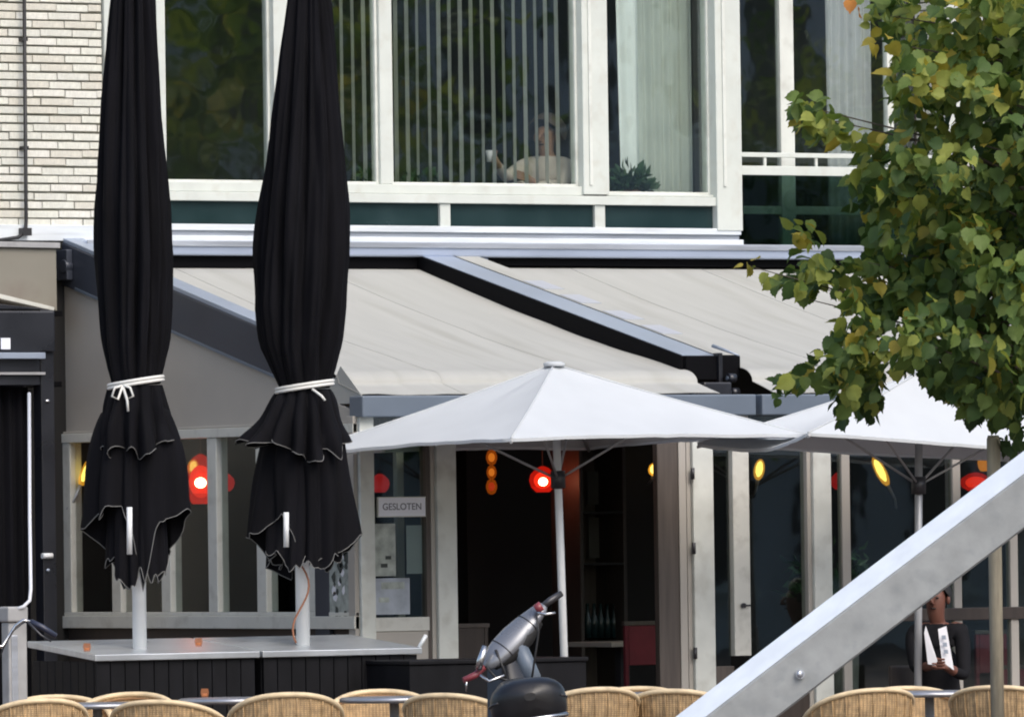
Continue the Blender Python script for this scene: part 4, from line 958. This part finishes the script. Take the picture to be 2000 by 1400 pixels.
# ------------------------------------------------------------------ rattan chairs and tables
def rattan_chair():
    t = thing('rattan_chair', 'x', 'chair', (0, 0, 0), 'rattan terrace chairs')
    H_ = .83
    def rim(a, out=0):                                   # a from -1..1 round the back, opening towards +y
        an = a*math.radians(118); zr = .56+(H_-.56)*math.cos(min(1, abs(a)**1.1*1.02)*PI/2)**.9
        return Vector(((.29+out)*math.sin(an), -(.255+out)*math.cos(an)-(zr-.56)*.12, zr))
    N_ = 32
    top = [rim(-1+2*i/N_) for i in range(N_+1)]
    MB().tube(top, .018, 10).build('rim', M['cane'], t)
    MB().tube([p+Vector((0, 0, -.03))+Vector((-p.x, -p.y, 0))*.03 for p in top], .008, 6).build('rim_binding', M['canedark'], t)
    rows = []
    for k in range(9):
        v = k/8; row = []
        for i in range(N_+1):
            p = top[i]; q = Vector((p.x*.84, p.y*.84+.0, .47)); bulge = .015*math.sin(PI*v)
            row.append(p.lerp(q, v)+Vector((p.x, p.y, 0)).normalized()*bulge)
        rows.append(row)
    m = MB(); m.grid(rows); m.grid([[p*1-Vector((p.x, p.y, 0)).normalized()*.008 for p in r_][::-1] for r_ in rows]); m.build('woven_back', M['rattan'], t)
    sp_ = MB()
    for i in range(1, N_, 2): sp_.tube([rows[k][i]+Vector((rows[k][i].x, rows[k][i].y, 0)).normalized()*.004 for k in range(0, 9, 2)], .0045, 5)
    sp_.build('stakes', M['rattan'], t)
    pr = [(0, .465), (.2, .465), (.235, .455), (.24, .44), (.22, .425), (0, .425)]
    MB().lathe(pr, (0, 0, 0), 28).build('seat', M['rattan'], t)
    MB().tube([(.242*math.cos(2*PI*j/28), .242*math.sin(2*PI*j/28), .44) for j in range(29)], .014, 8).build('seat_ring', M['cane'], t)
    for sx_, sy_ in ((-1, -1), (1, -1), (-1, 1), (1, 1)): MB().tube([(.17*sx_, .17*sy_, .43), (.19*sx_, .19*sy_, .2), (.215*sx_, .215*sy_, 0)], .014, 8).build('leg', M['cane'], t)
    for s_ in (-1, 1):
        p = rim(s_); MB().tube([p, p+Vector((0, .02, -.08)), Vector((.2*s_, .17, .43))], .013, 8).build('arm_post', M['cane'], t)
    MB().tube([(.195*math.cos(2*PI*j/20), .195*math.sin(2*PI*j/20), .2) for j in range(21)], .009, 6).build('stretcher', M['canedark'], t)
    return t
ch0 = rattan_chair(); first = True
zch = .83
def put_chair(px, topy, D, yaw, label):
    global first
    p = onD(px, topy, D); c = ch0 if first else copy_tree(ch0); first = False
    # foot on terrace or ramp
    zg = GZ if p.y > -9 else GZ+(STZ-GZ)*min(1, (-9-p.y)/4)
    c.location = (p.x, p.y+.0, zg); k = (p.z-zg)/(.847); c.scale = (rnd.uniform(1.12, 1.25), 1.1, k); c.rotation_euler = (0, 0, yaw); c['label'] = label
V = -TH                                                  # yaw that turns a chair's back to the camera
put_chair(62, 1361, 51.6, V+.3, 'rattan chair back at the far left bottom corner')
put_chair(335, 1363, 51.4, V-.28, 'rattan chair back below the left closed parasol pole')
put_chair(556, 1349, 51.2, V+.12, 'rattan chair back below the second closed parasol pole')
put_chair(900, 1350, 51.6, V-.4, 'rattan chair back just left of the scooter')
put_chair(1140, 1339, 51.6, V+.35, 'rattan chair back just right of the scooter')
put_chair(1330, 1342, 51.8, V-.2, 'rattan chair back at the foot of the galvanised rail')
put_chair(1672, 1341, 52.2, V+.45, 'rattan chair back right below the galvanised rail')
put_chair(1968, 1335, 52.0, V-.3, 'rattan chair back at the bottom right corner below the stake')
put_chair(112, 1357, 53.1, V+PI+.1, 'pale rattan chair rim facing us behind the far left chair')
put_chair(238, 1352, 53.0, V+PI-.2, 'pale rattan chair rim facing us in front of the left black box')
put_chair(748, 1346, 52.9, V+PI+.1, 'pale rattan chair rim facing us in front of the second black box')
put_chair(1235, 1341, 53.1, V+PI-.15, 'pale rattan chair rim facing us below the doorway')
put_chair(1790, 1340, 53.3, V+PI+.2, 'pale rattan chair rim facing us below the right parasol pole')
def terrace_table():
    t = thing('terrace_table', 'x', 'table', (0, 0, 0), 'steel terrace tables')
    MB().lathe([(0, .755), (.33, .755), (.345, .748), (.345, .73), (.33, .722), (0, .722)], (0, 0, 0), 36).build('table_top', M['tabletop'], t)
    MB().tube([(0, 0, .02), (0, 0, .722)], .03, 14).build('leg', M['pole_grey'], t)
    b = MB()
    for k in range(4): a = k*PI/2+.4; b.tube([(0, 0, .06), (.14*math.cos(a), .14*math.sin(a), .05), (.27*math.cos(a), .27*math.sin(a), .012)], .016, 8)
    b.build('foot', M['pole_grey'], t); return t
tb0 = terrace_table(); ft = True
for px, py, D, lab in ((190, 1372, 52.3, 'steel terrace table between the far left chairs'), (455, 1362, 52.3, 'steel terrace table left of the second parasol pole chair'), (770, 1360, 52.2, 'steel terrace table left of the scooter'), (1255, 1352, 52.4, 'steel terrace table right of the scooter'), (1815, 1349, 52.7, 'steel terrace table below the right parasol pole')):
    p = onD(px, py, D); c = tb0 if ft else copy_tree(tb0); ft = False
    c.location = (p.x, p.y, GZ); c.scale = (1, 1, (p.z-GZ)/.755); c['label'] = lab
c = onD(400, 1362, 52.3); candle(400, 1361, 52.25, 'small candle glass on the table behind the left parasol chairs')

# seated guest at the right
HD = 57.9; H2 = onD(1828, 1170, HD); fv = (-CF.x, -CF.y, 0); bp_ = Vector((H2.x, H2.y, GZ)); Rv = CR0
pp = seated_person('seated guest in dark jacket holding a white paper, left of the wooden stake', (H2.x+.08, H2.y+.12, H2.z-1.32), (-.75, -.65, 0), [M['skin2'], M['jacket'], M['jacket']], M['hairdark'], H2, H2.z-.2,
              (onD(1822, 1298, HD-.35), onD(1846, 1300, HD-.35)))
pa = MB(); q = [onD(1808, 1222, HD-.42), onD(1834, 1300, HD-.4), onD(1812, 1296, HD-.4), onD(1805, 1235, HD-.42)]
pa.prism(q, (.01, .012, 0)); q = [onD(1832, 1228, HD-.38), onD(1848, 1222, HD-.36), onD(1863, 1308, HD-.36), onD(1840, 1292, HD-.38)]; pa.prism(q, (.01, .012, 0))
for k in range(3): 
    yy = 1240+k*14; pa.prism([onD(1839+k*2, yy, HD-.395), onD(1847+k*2, yy, HD-.395), onD(1848+k*2, yy+8, HD-.395), onD(1840+k*2, yy+8, HD-.395)], (.001, .001, 0), 1)
tag(pa.build('folded_paper', [M['paper'], M['slate_light']], None, org=onD(1835, 1290, HD-.4)), 'folded white paper in the seated guest\'s hands', 'paper')
gc = thing('guest_chair', 'dark low chair under the seated guest', 'chair', (bp_.x+.08, bp_.y+.12, GZ))
zz_ = H2.z-1.32+.44
bx('seat', (bp_.x-.16, bp_.y-.1, zz_-.05), (bp_.x+.32, bp_.y+.36, zz_), M['darkbrown'], gc, .02); bx('backrest', (bp_.x-.14, bp_.y+.37, zz_-.05), (bp_.x+.3, bp_.y+.41, zz_+.42), M['darkbrown'], gc, .015)
for sx_ in (-.14, .27):
    for sy_ in (-.08, .32): bx('leg', (bp_.x+sx_, bp_.y+sy_, GZ), (bp_.x+sx_+.035, bp_.y+sy_+.035, zz_-.051), M['darkbrown'], gc)

# ------------------------------------------------------------------ bicycle at the left edge (only its handlebar reaches into the picture)
BD = 49.5; gr = onD(108, 1243, BD)
zg = GZ+(STZ-GZ)*min(1, max(0, (-9-gr.y)/4))
bk = thing('bicycle', 'parked bicycle whose dark handlebar grip shows beside the grey post', 'bicycle', (gr.x-.3, gr.y, zg))
hc = onD(-8, 1262, BD+.0); stem = Vector((hc.x-.1, hc.y-.05, hc.z))
MB().tube([onD(60, 1213, BD), onD(82, 1224, BD), onD(110, 1242, BD)], [.016, .019, .016], 12).build('grip', M['bikegrip'], bk)
bar = [stem+(stem-onD(60, 1213, BD))*.9+Vector((0, 0, .12)), stem+Vector((-.2, 0, .04)), stem, onD(5, 1262, BD), onD(30, 1222, BD), onD(45, 1211, BD), onD(62, 1214, BD)]
MB().tube(bar, .011, 10).build('handlebar', M['chrome'], bk)
MB().tube([onD(52, 1212, BD-.05), onD(80, 1240, BD-.06), onD(100, 1252, BD-.06)], [.008, .007, .005], 8).build('brake_lever', M['steel_dark'], bk)
MB().tube([onD(50, 1212, BD-.06), onD(25, 1232, BD-.1), onD(8, 1262, BD-.12), onD(-8, 1300, BD-.1)], .005, 8).build('cable', M['cable'], bk)
L = lambda x, z, y=0: Vector((stem.x, stem.y, zg))+Vector((-.8, -.6, 0))*(-x)+Vector((.6, -.8, 0))*y+Vector((0, 0, z))
for nm, x in (('front_wheel', .12), ('rear_wheel', -.95)):
    w = MB().tube([L(x+.33*math.cos(a*PI/18), .345+.33*math.sin(a*PI/18)) for a in range(37)], .019, 8, cap=False).build(nm, M['rubber'], bk)
    sp_ = MB()
    for a in range(18): sp_.tube([L(x, .345), L(x+.32*math.cos(a*PI/9), .345+.32*math.sin(a*PI/9))], .0015, 4)
    sp_.build('spokes', M['chrome'], w)
fm = MB()
for q in ([L(-.02, .95), L(.12, .345)], [L(-.03, .85), L(-.45, .3)], [L(-.03, .92), L(-.55, .72)], [L(-.6, .88), L(-.45, .3)], [L(-.45, .3), L(-.95, .345)], [L(-.56, .72), L(-.95, .345)], [L(-.02, .95), stem]): fm.tube(q, .016, 10)
fm.build('frame', M['blackgloss'], bk)
MB().ellipsoid(L(-.62, .93), (.13, .1, .035)).build('saddle', M['leather'], bk)

# ------------------------------------------------------------------ scooter seen from behind, leaning on its stand
SD = 44.0
s0 = onD(1050, 1400, SD); sc = thing('scooter', 'parked scooter with black seat and silver handlebar cowl, seen from behind', 'scooter', (s0.x, s0.y, STZ))
Fh = Vector((math.sin(TH), math.cos(TH), 0)); hd = (Fh*math.cos(.09)-CR0*math.sin(.09)).normalized(); rt = Vector((hd.y, -hd.x, 0))
lean = math.radians(7)
def S(f_, r_, z): return Vector((s0.x, s0.y, STZ))+hd*f_+(rt*math.cos(lean)+Vector((0, 0, 1))*math.sin(lean))*r_+(Vector((0, 0, 1))*math.cos(lean)-rt*math.sin(lean))*z
zs_ = onD(1022, 1306, SD).z-STZ
rows = []
for k in range(17):                                      # seat, lofted along the heading
    v = k/16; f_ = lerp(-.40, .40, v**1.25); e_ = math.sin(min(1, v*3.2+.02)*PI/2)**.6; w = .235*(1-.45*v)*e_; h = zs_-.05*v-.03*math.sin(PI*v); hh = .13*e_
    row = []
    for j in range(24):
        a = 2*PI*j/24; ca, sa = math.cos(a), math.sin(a)
        row.append(S(f_, w*math.copysign(abs(ca)**.75, ca), h-.13+(hh if sa > 0 else .2*e_)*math.copysign(abs(sa)**.85, sa)))
    rows.append(row)
m_ = MB(); m_.grid(rows, True); m_.add(rows[0], [tuple(range(24))]); m_.add(rows[-1], [tuple(range(24))[::-1]]); m_.build('seat', M['leather'], sc); rows_seat = rows
rows = []
for k in range(11):                                      # tail body under the seat
    v = k/10; f_ = lerp(-.40, .30, v); w = .2*(1-.3*v)*math.sin(min(1, v*3+.05)*PI/2)**.6; row = []
    for j in range(24):
        a = 2*PI*j/24; ca, sa = math.cos(a), math.sin(a); row.append(S(f_+.05, w*math.copysign(abs(ca)**.7, ca), zs_-.44+.17*math.copysign(abs(sa)**.8, sa)))
    rows.append(row)
m_ = MB(); m_.grid(rows, True); m_.add(rows[0], [tuple(range(24))]); m_.build('body', M['blackgloss'], sc)
MB().ellipsoid(S(-.36, 0, zs_-.42), (.07, .04, .035)).build('tail_light', M['redplastic'], sc)
MB().tube([rows_seat[k][0] + rt*.002 for k in range(2, 17)], .006, 6).build('piping', M['steel_dark'], sc); MB().tube([rows_seat[k][12] - rt*.002 for k in range(2, 17)], .006, 6).build('piping', M['steel_dark'], sc)
gr_ = MB(); gr_.tube([S(-.2, -.2, zs_-.26), S(-.38, -.18, zs_-.25), S(-.46, -.08, zs_-.25), S(-.46, .08, zs_-.25), S(-.38, .18, zs_-.25), S(-.2, .2, zs_-.26)], .011, 8); gr_.build('grab_rail', M['chrome'], sc)
nb_ = S(.3, .05, zs_+.005); rows = []
# small raised seat hump ahead (front of the saddle)
for nm, f_ in (('rear_wheel', -.28), ('front_wheel', 1.0)):
    w = MB().tube([S(f_+.17*math.cos(a*PI/16), 0, .22+.17*math.sin(a*PI/16)) for a in range(33)], .052, 12, cap=False).build(nm, M['rubber'], sc)
    MB().tube([S(f_, -.03, .22), S(f_, .03, .22)], .12, 20).build('rim', M['chrome'], w)
m_ = MB(); m_.prism([S(.25, -.17, .22), S(.8, -.2, .22), S(.8, .2, .22), S(.25, .17, .22)], (0, 0, .05)); m_.build('floorboard', M['rubber'], sc)
rows = []
for k in range(8): v = k/7; rows.append([S(.8+.12*v-.1*math.cos(q*PI/8*.9)*.5, lerp(-.17, .17, (q+4)/8)*(1-.5*v), lerp(.25, .8, v)) for q in range(-4, 5)])
m_ = MB(); m_.grid(rows); m_.grid([[p+hd*.03 for p in r_][::-1] for r_ in rows]); m_.build('leg_shield', M['blackgloss'], sc)
MB().tube([S(.88, 0, .72), S(1.0, 0, .3)], .03, 12).build('fork', M['chrome'], sc)
MB().tube([S(-.05, -.1, .25), S(-.02, -.24, .0)], .012, 8).build('stand', M['steel_dark'], sc)
HDp = SD+.62
def hpt(x, y, d=0): return onD(x, y, HDp+d)
a_, b_ = hpt(946, 1302, -.06), hpt(1062, 1182, .08); ax = (b_-a_).normalized(); up_ = (CU*.8-CF*.6); up_ = (up_-ax*up_.dot(ax)).normalized(); sd2 = ax.cross(up_)
rows = []
pr_ = [(0, .018), (.04, .038), (.14, .052), (.3, .062), (.5, .064), (.68, .055), (.85, .042), (.96, .032), (1, .02)]
for v, r in pr_: rows.append([a_.lerp(b_, v)+(up_*math.cos(2*PI*j/20)*r*.72+sd2*math.sin(2*PI*j/20)*r*1.25) for j in range(20)])
hs_ = MB(); hs_.grid(rows, True); hs_.add(rows[0], [tuple(range(20))]); hs_.add(rows[-1], [tuple(range(20))[::-1]]); hs_.build('headset_cowl', M['silver'], sc)
for v, r in ((.3, .0625), (.72, .053)):
    MB().tube([a_.lerp(b_, v)+(up_*math.cos(2*PI*j/24)*r*.73+sd2*math.sin(2*PI*j/24)*r*1.26) for j in range(25)], .003, 5).build('panel_gap', M['rubber'], sc)
for q_ in (((1048, 1200), (1052, 1235), (1046, 1275), (1038, 1330)), ((948, 1300), (968, 1322), (1000, 1330), (1025, 1345))):
    MB().tube([hpt(x_, y_, -.1) for x_, y_ in q_], .006, 6).build('cable', M['cable'], sc)
db = MB(); rows = []
for v, r in ((.1, .03), (.3, .07), (.6, .075), (.85, .04)): rows.append([a_.lerp(b_, v)-up_*.05-CF*.03+(up_*math.cos(2*PI*j/16)*r*.8+sd2*math.sin(2*PI*j/16)*r) for j in range(16)])
db.grid(rows, True); db.build('dashboard', M['rubber'], sc)
MB().tube([hpt(1012, 1262, 0), hpt(1040, 1320, .0), S(.75, .05, zs_-.3)], [.05, .045, .04], 16).build('steering_column', M['slate_mid'], sc)
MB().tube([hpt(968, 1268, -.08), hpt(985, 1310, -.08), hpt(990, 1345, -.05)], .008, 6).build('cable', M['cable'], sc)
MB().tube([hpt(948, 1262, -.1), hpt(938, 1290, -.12), hpt(935, 1305, -.1)], .02, 8).build('switch_pod', M['chrome'], sc)
MB().tube([b_, hpt(1075, 1172, .1), hpt(1097, 1158, .12)], [.017, .019, .017], 12).build('grip', M['steel_dark'], sc)
MB().tube([hpt(1046, 1190, -.0), hpt(1058, 1182, 0)], .026, 10).build('switch_pod', M['redplastic'], sc)
MB().tube([hpt(1050, 1196, -.02), hpt(1066, 1199, -.03), hpt(1085, 1196, -.03)], [.01, .008, .006], 8).build('brake_lever', M['chrome'], sc)
MB().tube([a_, hpt(928, 1318, -.08), hpt(905, 1328, -.1)], [.017, .019, .017], 12).build('grip', M['redplastic'], sc)
MB().tube([hpt(938, 1318, -.1), hpt(956, 1330, -.12), hpt(985, 1318, -.12)], [.01, .009, .007], 8).build('brake_lever', M['chrome'], sc)
MB().tube([hpt(911, 1326, -.1), hpt(911, 1350, -.1)], .006, 6).build('bar_end', M['chrome'], sc)

# ------------------------------------------------------------------ galvanised rail in the foreground
RD = 35.0
rl = thing('galvanised_rail', 'slanting galvanised steel rail crossing the lower right foreground', 'rail', (onD(1000, 1650, RD).x, onD(1000, 1650, RD).y, STZ))
pA = onD(905, 1726, RD); pB = onD(2260, 689, RD)
ax = (pB-pA).normalized(); upv = (CU-ax*CU.dot(ax)).normalized(); bk_ = ax.cross(upv).normalized()
if bk_.dot(CF) < 0: bk_ = -bk_
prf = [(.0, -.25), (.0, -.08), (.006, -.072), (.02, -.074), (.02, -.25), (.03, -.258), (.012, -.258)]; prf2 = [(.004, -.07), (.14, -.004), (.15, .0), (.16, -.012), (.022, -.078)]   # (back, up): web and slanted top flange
seg = 26
def rail_part(name, profile, m):
    rows = []
    for k in range(seg+1):
        v = k/seg; c = pA.lerp(pB, v)+upv*.012*math.sin(PI*v); rows.append([c+bk_*b+upv*u for b, u in profile])
    mb = MB(); mb.grid(rows, True, 0, False); mb.add(rows[0], [tuple(range(len(profile)))]); mb.add(rows[-1], [tuple(range(len(profile)))[::-1]]); mb.build(name, m, rl)
rail_part('web', prf, M['galv']); rail_part('top_flange', prf2, M['galv_lit'])
for px, py in ((1563, 1316), (1290, 1525)):
    c = onD(px, py, RD-.02); bo = MB(); bo.ellipsoid(c, (.016, .01, .016)); bo.tube([c-CF*.0, c+CF*.06], .02, 12); bo.build('bolt', M['zinc'], rl)
for v in (.06, .97):
    c = pA.lerp(pB, v); bx('post', (c.x+bk_.x*.12-.05, c.y+bk_.y*.12-.04, STZ-.05), (c.x+bk_.x*.12+.05, c.y+bk_.y*.12+.04, c.z-.2), M['galv'], rl, .006)

# ------------------------------------------------------------------ tree
TD = 46.0
tb = onD(2105, 1000, TD); tree = thing('street_tree', 'young leafy street tree with yellowing leaves at the right edge', 'tree', (tb.x, tb.y, STZ))
ctr = onD(2110, 260, TD)
poly = [(1668, 5), (1690, 20), (1722, 85), (1755, 120), (1725, 165), (1735, 215), (1765, 262), (1735, 275), (1690, 262), (1655, 225), (1600, 198), (1548, 195), (1552, 235), (1592, 288), (1648, 305), (1670, 345), (1655, 395), (1672, 440), (1690, 470), (1688, 505),
        (1640, 520), (1600, 490), (1588, 425), (1562, 430), (1565, 480), (1545, 510), (1508, 560), (1572, 592), (1625, 570), (1650, 610), (1635, 650), (1575, 685), (1580, 715), (1508, 768), (1560, 770), (1600, 735), (1605, 765), (1635, 770), (1632, 820), (1672, 800), (1700, 815),
        (1735, 800), (1720, 770), (1735, 735), (1775, 735), (1815, 755), (1850, 775), (1885, 820), (1925, 815), (1930, 790), (1950, 850), (1975, 880), (2010, 850), (2200, 860), (2200, -120), (1780, -120), (1760, -20), (1700, -5)]
def inside(x, y):
    c = False; j = len(poly)-1
    for i in range(len(poly)):
        xi, yi = poly[i]; xj, yj = poly[j]
        if (yi > y) != (yj > y) and x < (xj-xi)*(y-yi)/(yj-yi)+xi: c = not c
        j = i
    return c
LV = []                                                  # (matrix, material index, in_frame)
leaf_pts = [(0, 0), (.2, -.03), (.37, .1), (.4, .24), (.47, .32), (.41, .46), (.42, .58), (.3, .68), (.25, .82), (.1, .88), (0, 1.08), (-.1, .9), (-.24, .8), (-.32, .66), (-.42, .56), (-.4, .44), (-.46, .3), (-.39, .22), (-.36, .08), (-.2, -.04)]
def leaf_shape(s=1):
    vs = [Vector((x, y, .22*abs(x) - .3*(y-.35)**2 + .03*math.sin(9*y)*x)) for x, y in leaf_pts]; vs.append(Vector((0, .45, -.0)))
    n_ = len(leaf_pts); return vs, [(n_, i, (i+1) % n_) for i in range(n_)]
def add_leaf(p, out, size, mi, infr, bias=Vector((0, 0, 0))):
    nrm = (bias+-CF*rnd.uniform(.1, .9)+Vector((0, 0, 1))*rnd.uniform(0, 1.0)+Vector((rnd.gauss(0, .65), rnd.gauss(0, .65), rnd.gauss(0, .5)))).normalized()
    ydir = (Vector((0, 0, -1))*rnd.uniform(.2, 1.1)+out*rnd.uniform(.2, .9)+Vector((rnd.gauss(0, .4), rnd.gauss(0, .4), rnd.gauss(0, .3))))
    ydir = (ydir-nrm*ydir.dot(nrm)).normalized(); xdir = ydir.cross(nrm)
    LV.append((Matrix(((xdir.x*size, ydir.x*size, nrm.x*size, p.x), (xdir.y*size, ydir.y*size, nrm.y*size, p.y), (xdir.z*size, ydir.z*size, nrm.z*size, p.z), (0, 0, 0, 1))), mi, infr))
def leaf_mi(x, y, d):
    # yellower towards the top left: part autumn colour, part painted light
    w = max(0, min(1, (1.0-(x-1600)/500)*.8+(420-y)/800))
    r = rnd.random()
    if r < .01+.03*w: return 4
    if r < .013+.032*w and rnd.random() < .1: return 5
    if r < .08+.5*w: return 3
    if r < .32+.6*w: return 2
    return rnd.choice((0, 0, 1, 6, 6)) if d > -.15 else rnd.choice((0, 1, 1, 2))  # darker greens deeper in the crown, as painted shade
twigs = []
cnt = 0
while cnt < 480:
    x, y = rnd.uniform(1440, 2200), rnd.uniform(-120, 890)
    if not inside(x, y): continue
    edge = 0
    for a in range(8):
        if inside(x+46*math.cos(a*PI/4), y+46*math.sin(a*PI/4)): edge += 1
    thick = .12+1.05*(edge/8)**2*min(1, (x-1450)/350)
    d = rnd.uniform(-1, 1)*thick
    c = onD(x, y, TD+d); out = (c-ctr).normalized(); cnt += 1
    twigs.append((c, out, x < 1990))
    m_ = 21 if edge == 8 else 9; bias = Vector((rnd.gauss(0, .5), rnd.gauss(0, .5), rnd.gauss(0, .4))); cshift = rnd.choice((0, 0, 0, 0, 1, -1))
    for k in range(m_):
        for _ in range(6):
            dx, dy = rnd.gauss(0, 27), rnd.gauss(0, 22)
            if inside(x+dx, y+dy+14): break
        else: continue
        sz = rnd.uniform(.055, .112)
        add_leaf(onD(x+dx, y+dy, TD+d+rnd.gauss(0, .08)), out, sz, max(0, min(4, leaf_mi(x+dx, y+dy, d) % 6+cshift)), x+dx < 2010, bias)
for x, y, n_, mi in ((1672, 14, 2, 5), (1700, 50, 3, 3), (1712, 78, 3, 4), (1464, 520, 3, 4), (1482, 528, 2, 3), (1520, 550, 3, 2), (1560, 440, 3, 3), (1572, 470, 3, 4), (1560, 205, 4, 2), (1615, 192, 3, 2), (1565, 245, 3, 4), (1535, 748, 6, 0), (1520, 762, 3, 1), (1612, 745, 5, 0), (1590, 560, 4, 2), (1648, 812, 4, 0), (1700, 800, 4, 6), (1905, 808, 5, 6), (1955, 860, 6, 6), (1985, 865, 4, 0)):
    for k in range(n_): add_leaf(onD(x+rnd.gauss(0, 9), y+rnd.gauss(0, 9), TD-.1+rnd.gauss(0, .05)), (onD(x, y, TD)-ctr).normalized(), rnd.uniform(.055, .09), mi, True)
    twigs.append((onD(x, y, TD-.1), (onD(x, y, TD)-ctr).normalized(), True))
for k in range(1500):                                    # the rest of the crown, right of and above the frame
    d = Vector((rnd.gauss(0, 1), rnd.gauss(0, 1), rnd.gauss(0, 1))).normalized()*(rnd.random()**.4)
    p = ctr+CR0*.75+Vector((d.x*1.5, d.y*1.5, d.z*1.75+.6))
    v = p-CP; px = 1000+FPX*v.dot(CR)/v.dot(CF); py = 700-FPX*v.dot(CU)/v.dot(CF)
    if px < 2040 and py > -60: continue
    add_leaf(p, d, rnd.uniform(.08, .12), rnd.choice((0, 1, 1, 2, 2, 3)), False)
# trunk and limbs
tk = MB(); tk.tube([(tb.x, tb.y, STZ-.02), (tb.x, tb.y, STZ+.3), (tb.x+.02, tb.y, 2.2), (tb.x+.0, tb.y+.03, 3.4), (tb.x+.05, tb.y, 4.8), (tb.x+.02, tb.y, 5.8)], [.085, .07, .06, .048, .03, .012], 14); trunk = tk.build('trunk', M['bark'], tree)
br = MB()
for c, out, fr_ in twigs:
    if rnd.random() < .14 and c.z > 2.75:
        z0 = max(2.0, min(5.3, c.z-.45*abs((c-Vector((tb.x, tb.y, c.z))).length)+.05)); s_ = Vector((tb.x+.02, tb.y, z0)); m1 = s_.lerp(c, .5)+Vector((0, 0, .12))
        br.tube([s_, s_.lerp(m1, .5)+Vector((rnd.gauss(0, .03), rnd.gauss(0, .03), .05)), m1, c.lerp(m1, .35), c], [.013, .01, .007, .004, .002], 5)
br.build('limbs', M['bark'], tree)
cr_ = thing('crown', 'x', 'x', (0, 0, 0)); del cr_['label']; del cr_['category']; cr_.parent = tree; cr_.location = ctr-wloc(tree)
LV.sort(key=lambda q: (not q[2], (q[0].translation-CP).dot(CF)))
vs, fs = leaf_shape(); lme = []
for m_ in M['leaf']:
    me = bpy.data.meshes.new('leaf'); me.from_pydata(vs, [], fs); me.materials.append(m_); me.polygons.foreach_set('use_smooth', [True]*len(fs)); lme.append(me)
o0 = wloc(cr_)
for mt_, mi, _ in LV[:290]:
    o = bpy.data.objects.new('leaf', lme[mi]); COL.objects.link(o); o.parent = cr_; q = mt_.copy(); q.translation = mt_.translation-o0; o.matrix_local = q
fo = MB()
for mt_, mi, _ in LV[290:]: fo.add([mt_ @ v for v in vs], fs, mi, True)
foliage = fo.build('foliage', M['leaf'], cr_, kind='stuff')
# stake
sk_ = onD(1940, 850, TD-.1); sb_ = Vector((sk_.x, sk_.y, STZ))
m_ = MB().tube([sb_, sk_-Vector((0, 0, .02)), sk_], [.038, .038, .03], 12); tag(m_.build('tree_stake', M['wood'], None, org=sb_), 'round weathered wooden tree stake standing behind the galvanised rail', 'stake')

# ------------------------------------------------------------------ across the street: trees and a house row that the windows mirror
allf = MB()
for mt_, mi, _ in LV[::3]: allf.add([(mt_ @ v) for v in vs], fs, mi, True)
rf_me = None
for k, (x, y, s_) in enumerate(((20.5, -32, 2.2), (24.5, -40, 2.0), (33, -37, 2.0))):
    t = thing('street_tree', '%s street tree across the road, mirrored in the upper windows' % ('nearest', 'middle', 'farthest')[k], 'tree', (x, y, STZ), 'trees mirrored in the windows')
    MB().tube([(x, y, STZ), (x+.05, y, 3), (x, y+.1, 7)], [.2, .15, .05], 10).build('trunk', M['bark'], t)
    if rf_me is None:
        o = allf.build('crown', M['leaf'], None, org=ctr+CR0*.5); rf_me = o.data; o.location = (0, 0, 0)
    else: o = bpy.data.objects.new('crown', rf_me); COL.objects.link(o)
    o.parent = t; o.location = (0, 0, 5.6); o.scale = (s_, s_, s_*.95); o.rotation_euler = (0, 0, k*1.3); o['kind'] = 'stuff'
hs_ = thing('street_house', 'brick house row across the road, mirrored in the lower glass', 'building', (38, -48, STZ))
hm_ = Matrix.Translation(Vector((38, -48, STZ))) @ Matrix.Rotation(math.radians(-8), 4, 'Z')
MB().box((-26, -4, 0), (26, 4, 10), 0, hm_).build('wall', M['palewall'], hs_)
MB().prism([hm_ @ Vector(p) for p in ((-26.3, -4.3, 10), (-26.3, 4.3, 10), (-26.3, 0, 13))], hm_.to_3x3() @ Vector((52.6, 0, 0))).build('roof', M['slate'], hs_)
for i in range(26):
    for j in range(3):
        x, z = -25+i*1.95, .8+j*3.1
        w = MB().box((x, 4.0, z), (x+1.0, 4.05, z+2.0), 0, hm_).build('window', M['winfar'], hs_); MB().box((x-.1, 4.0, z-.12), (x+1.1, 4.12, z-.001), 0, hm_).build('sill', M['white2'], w)
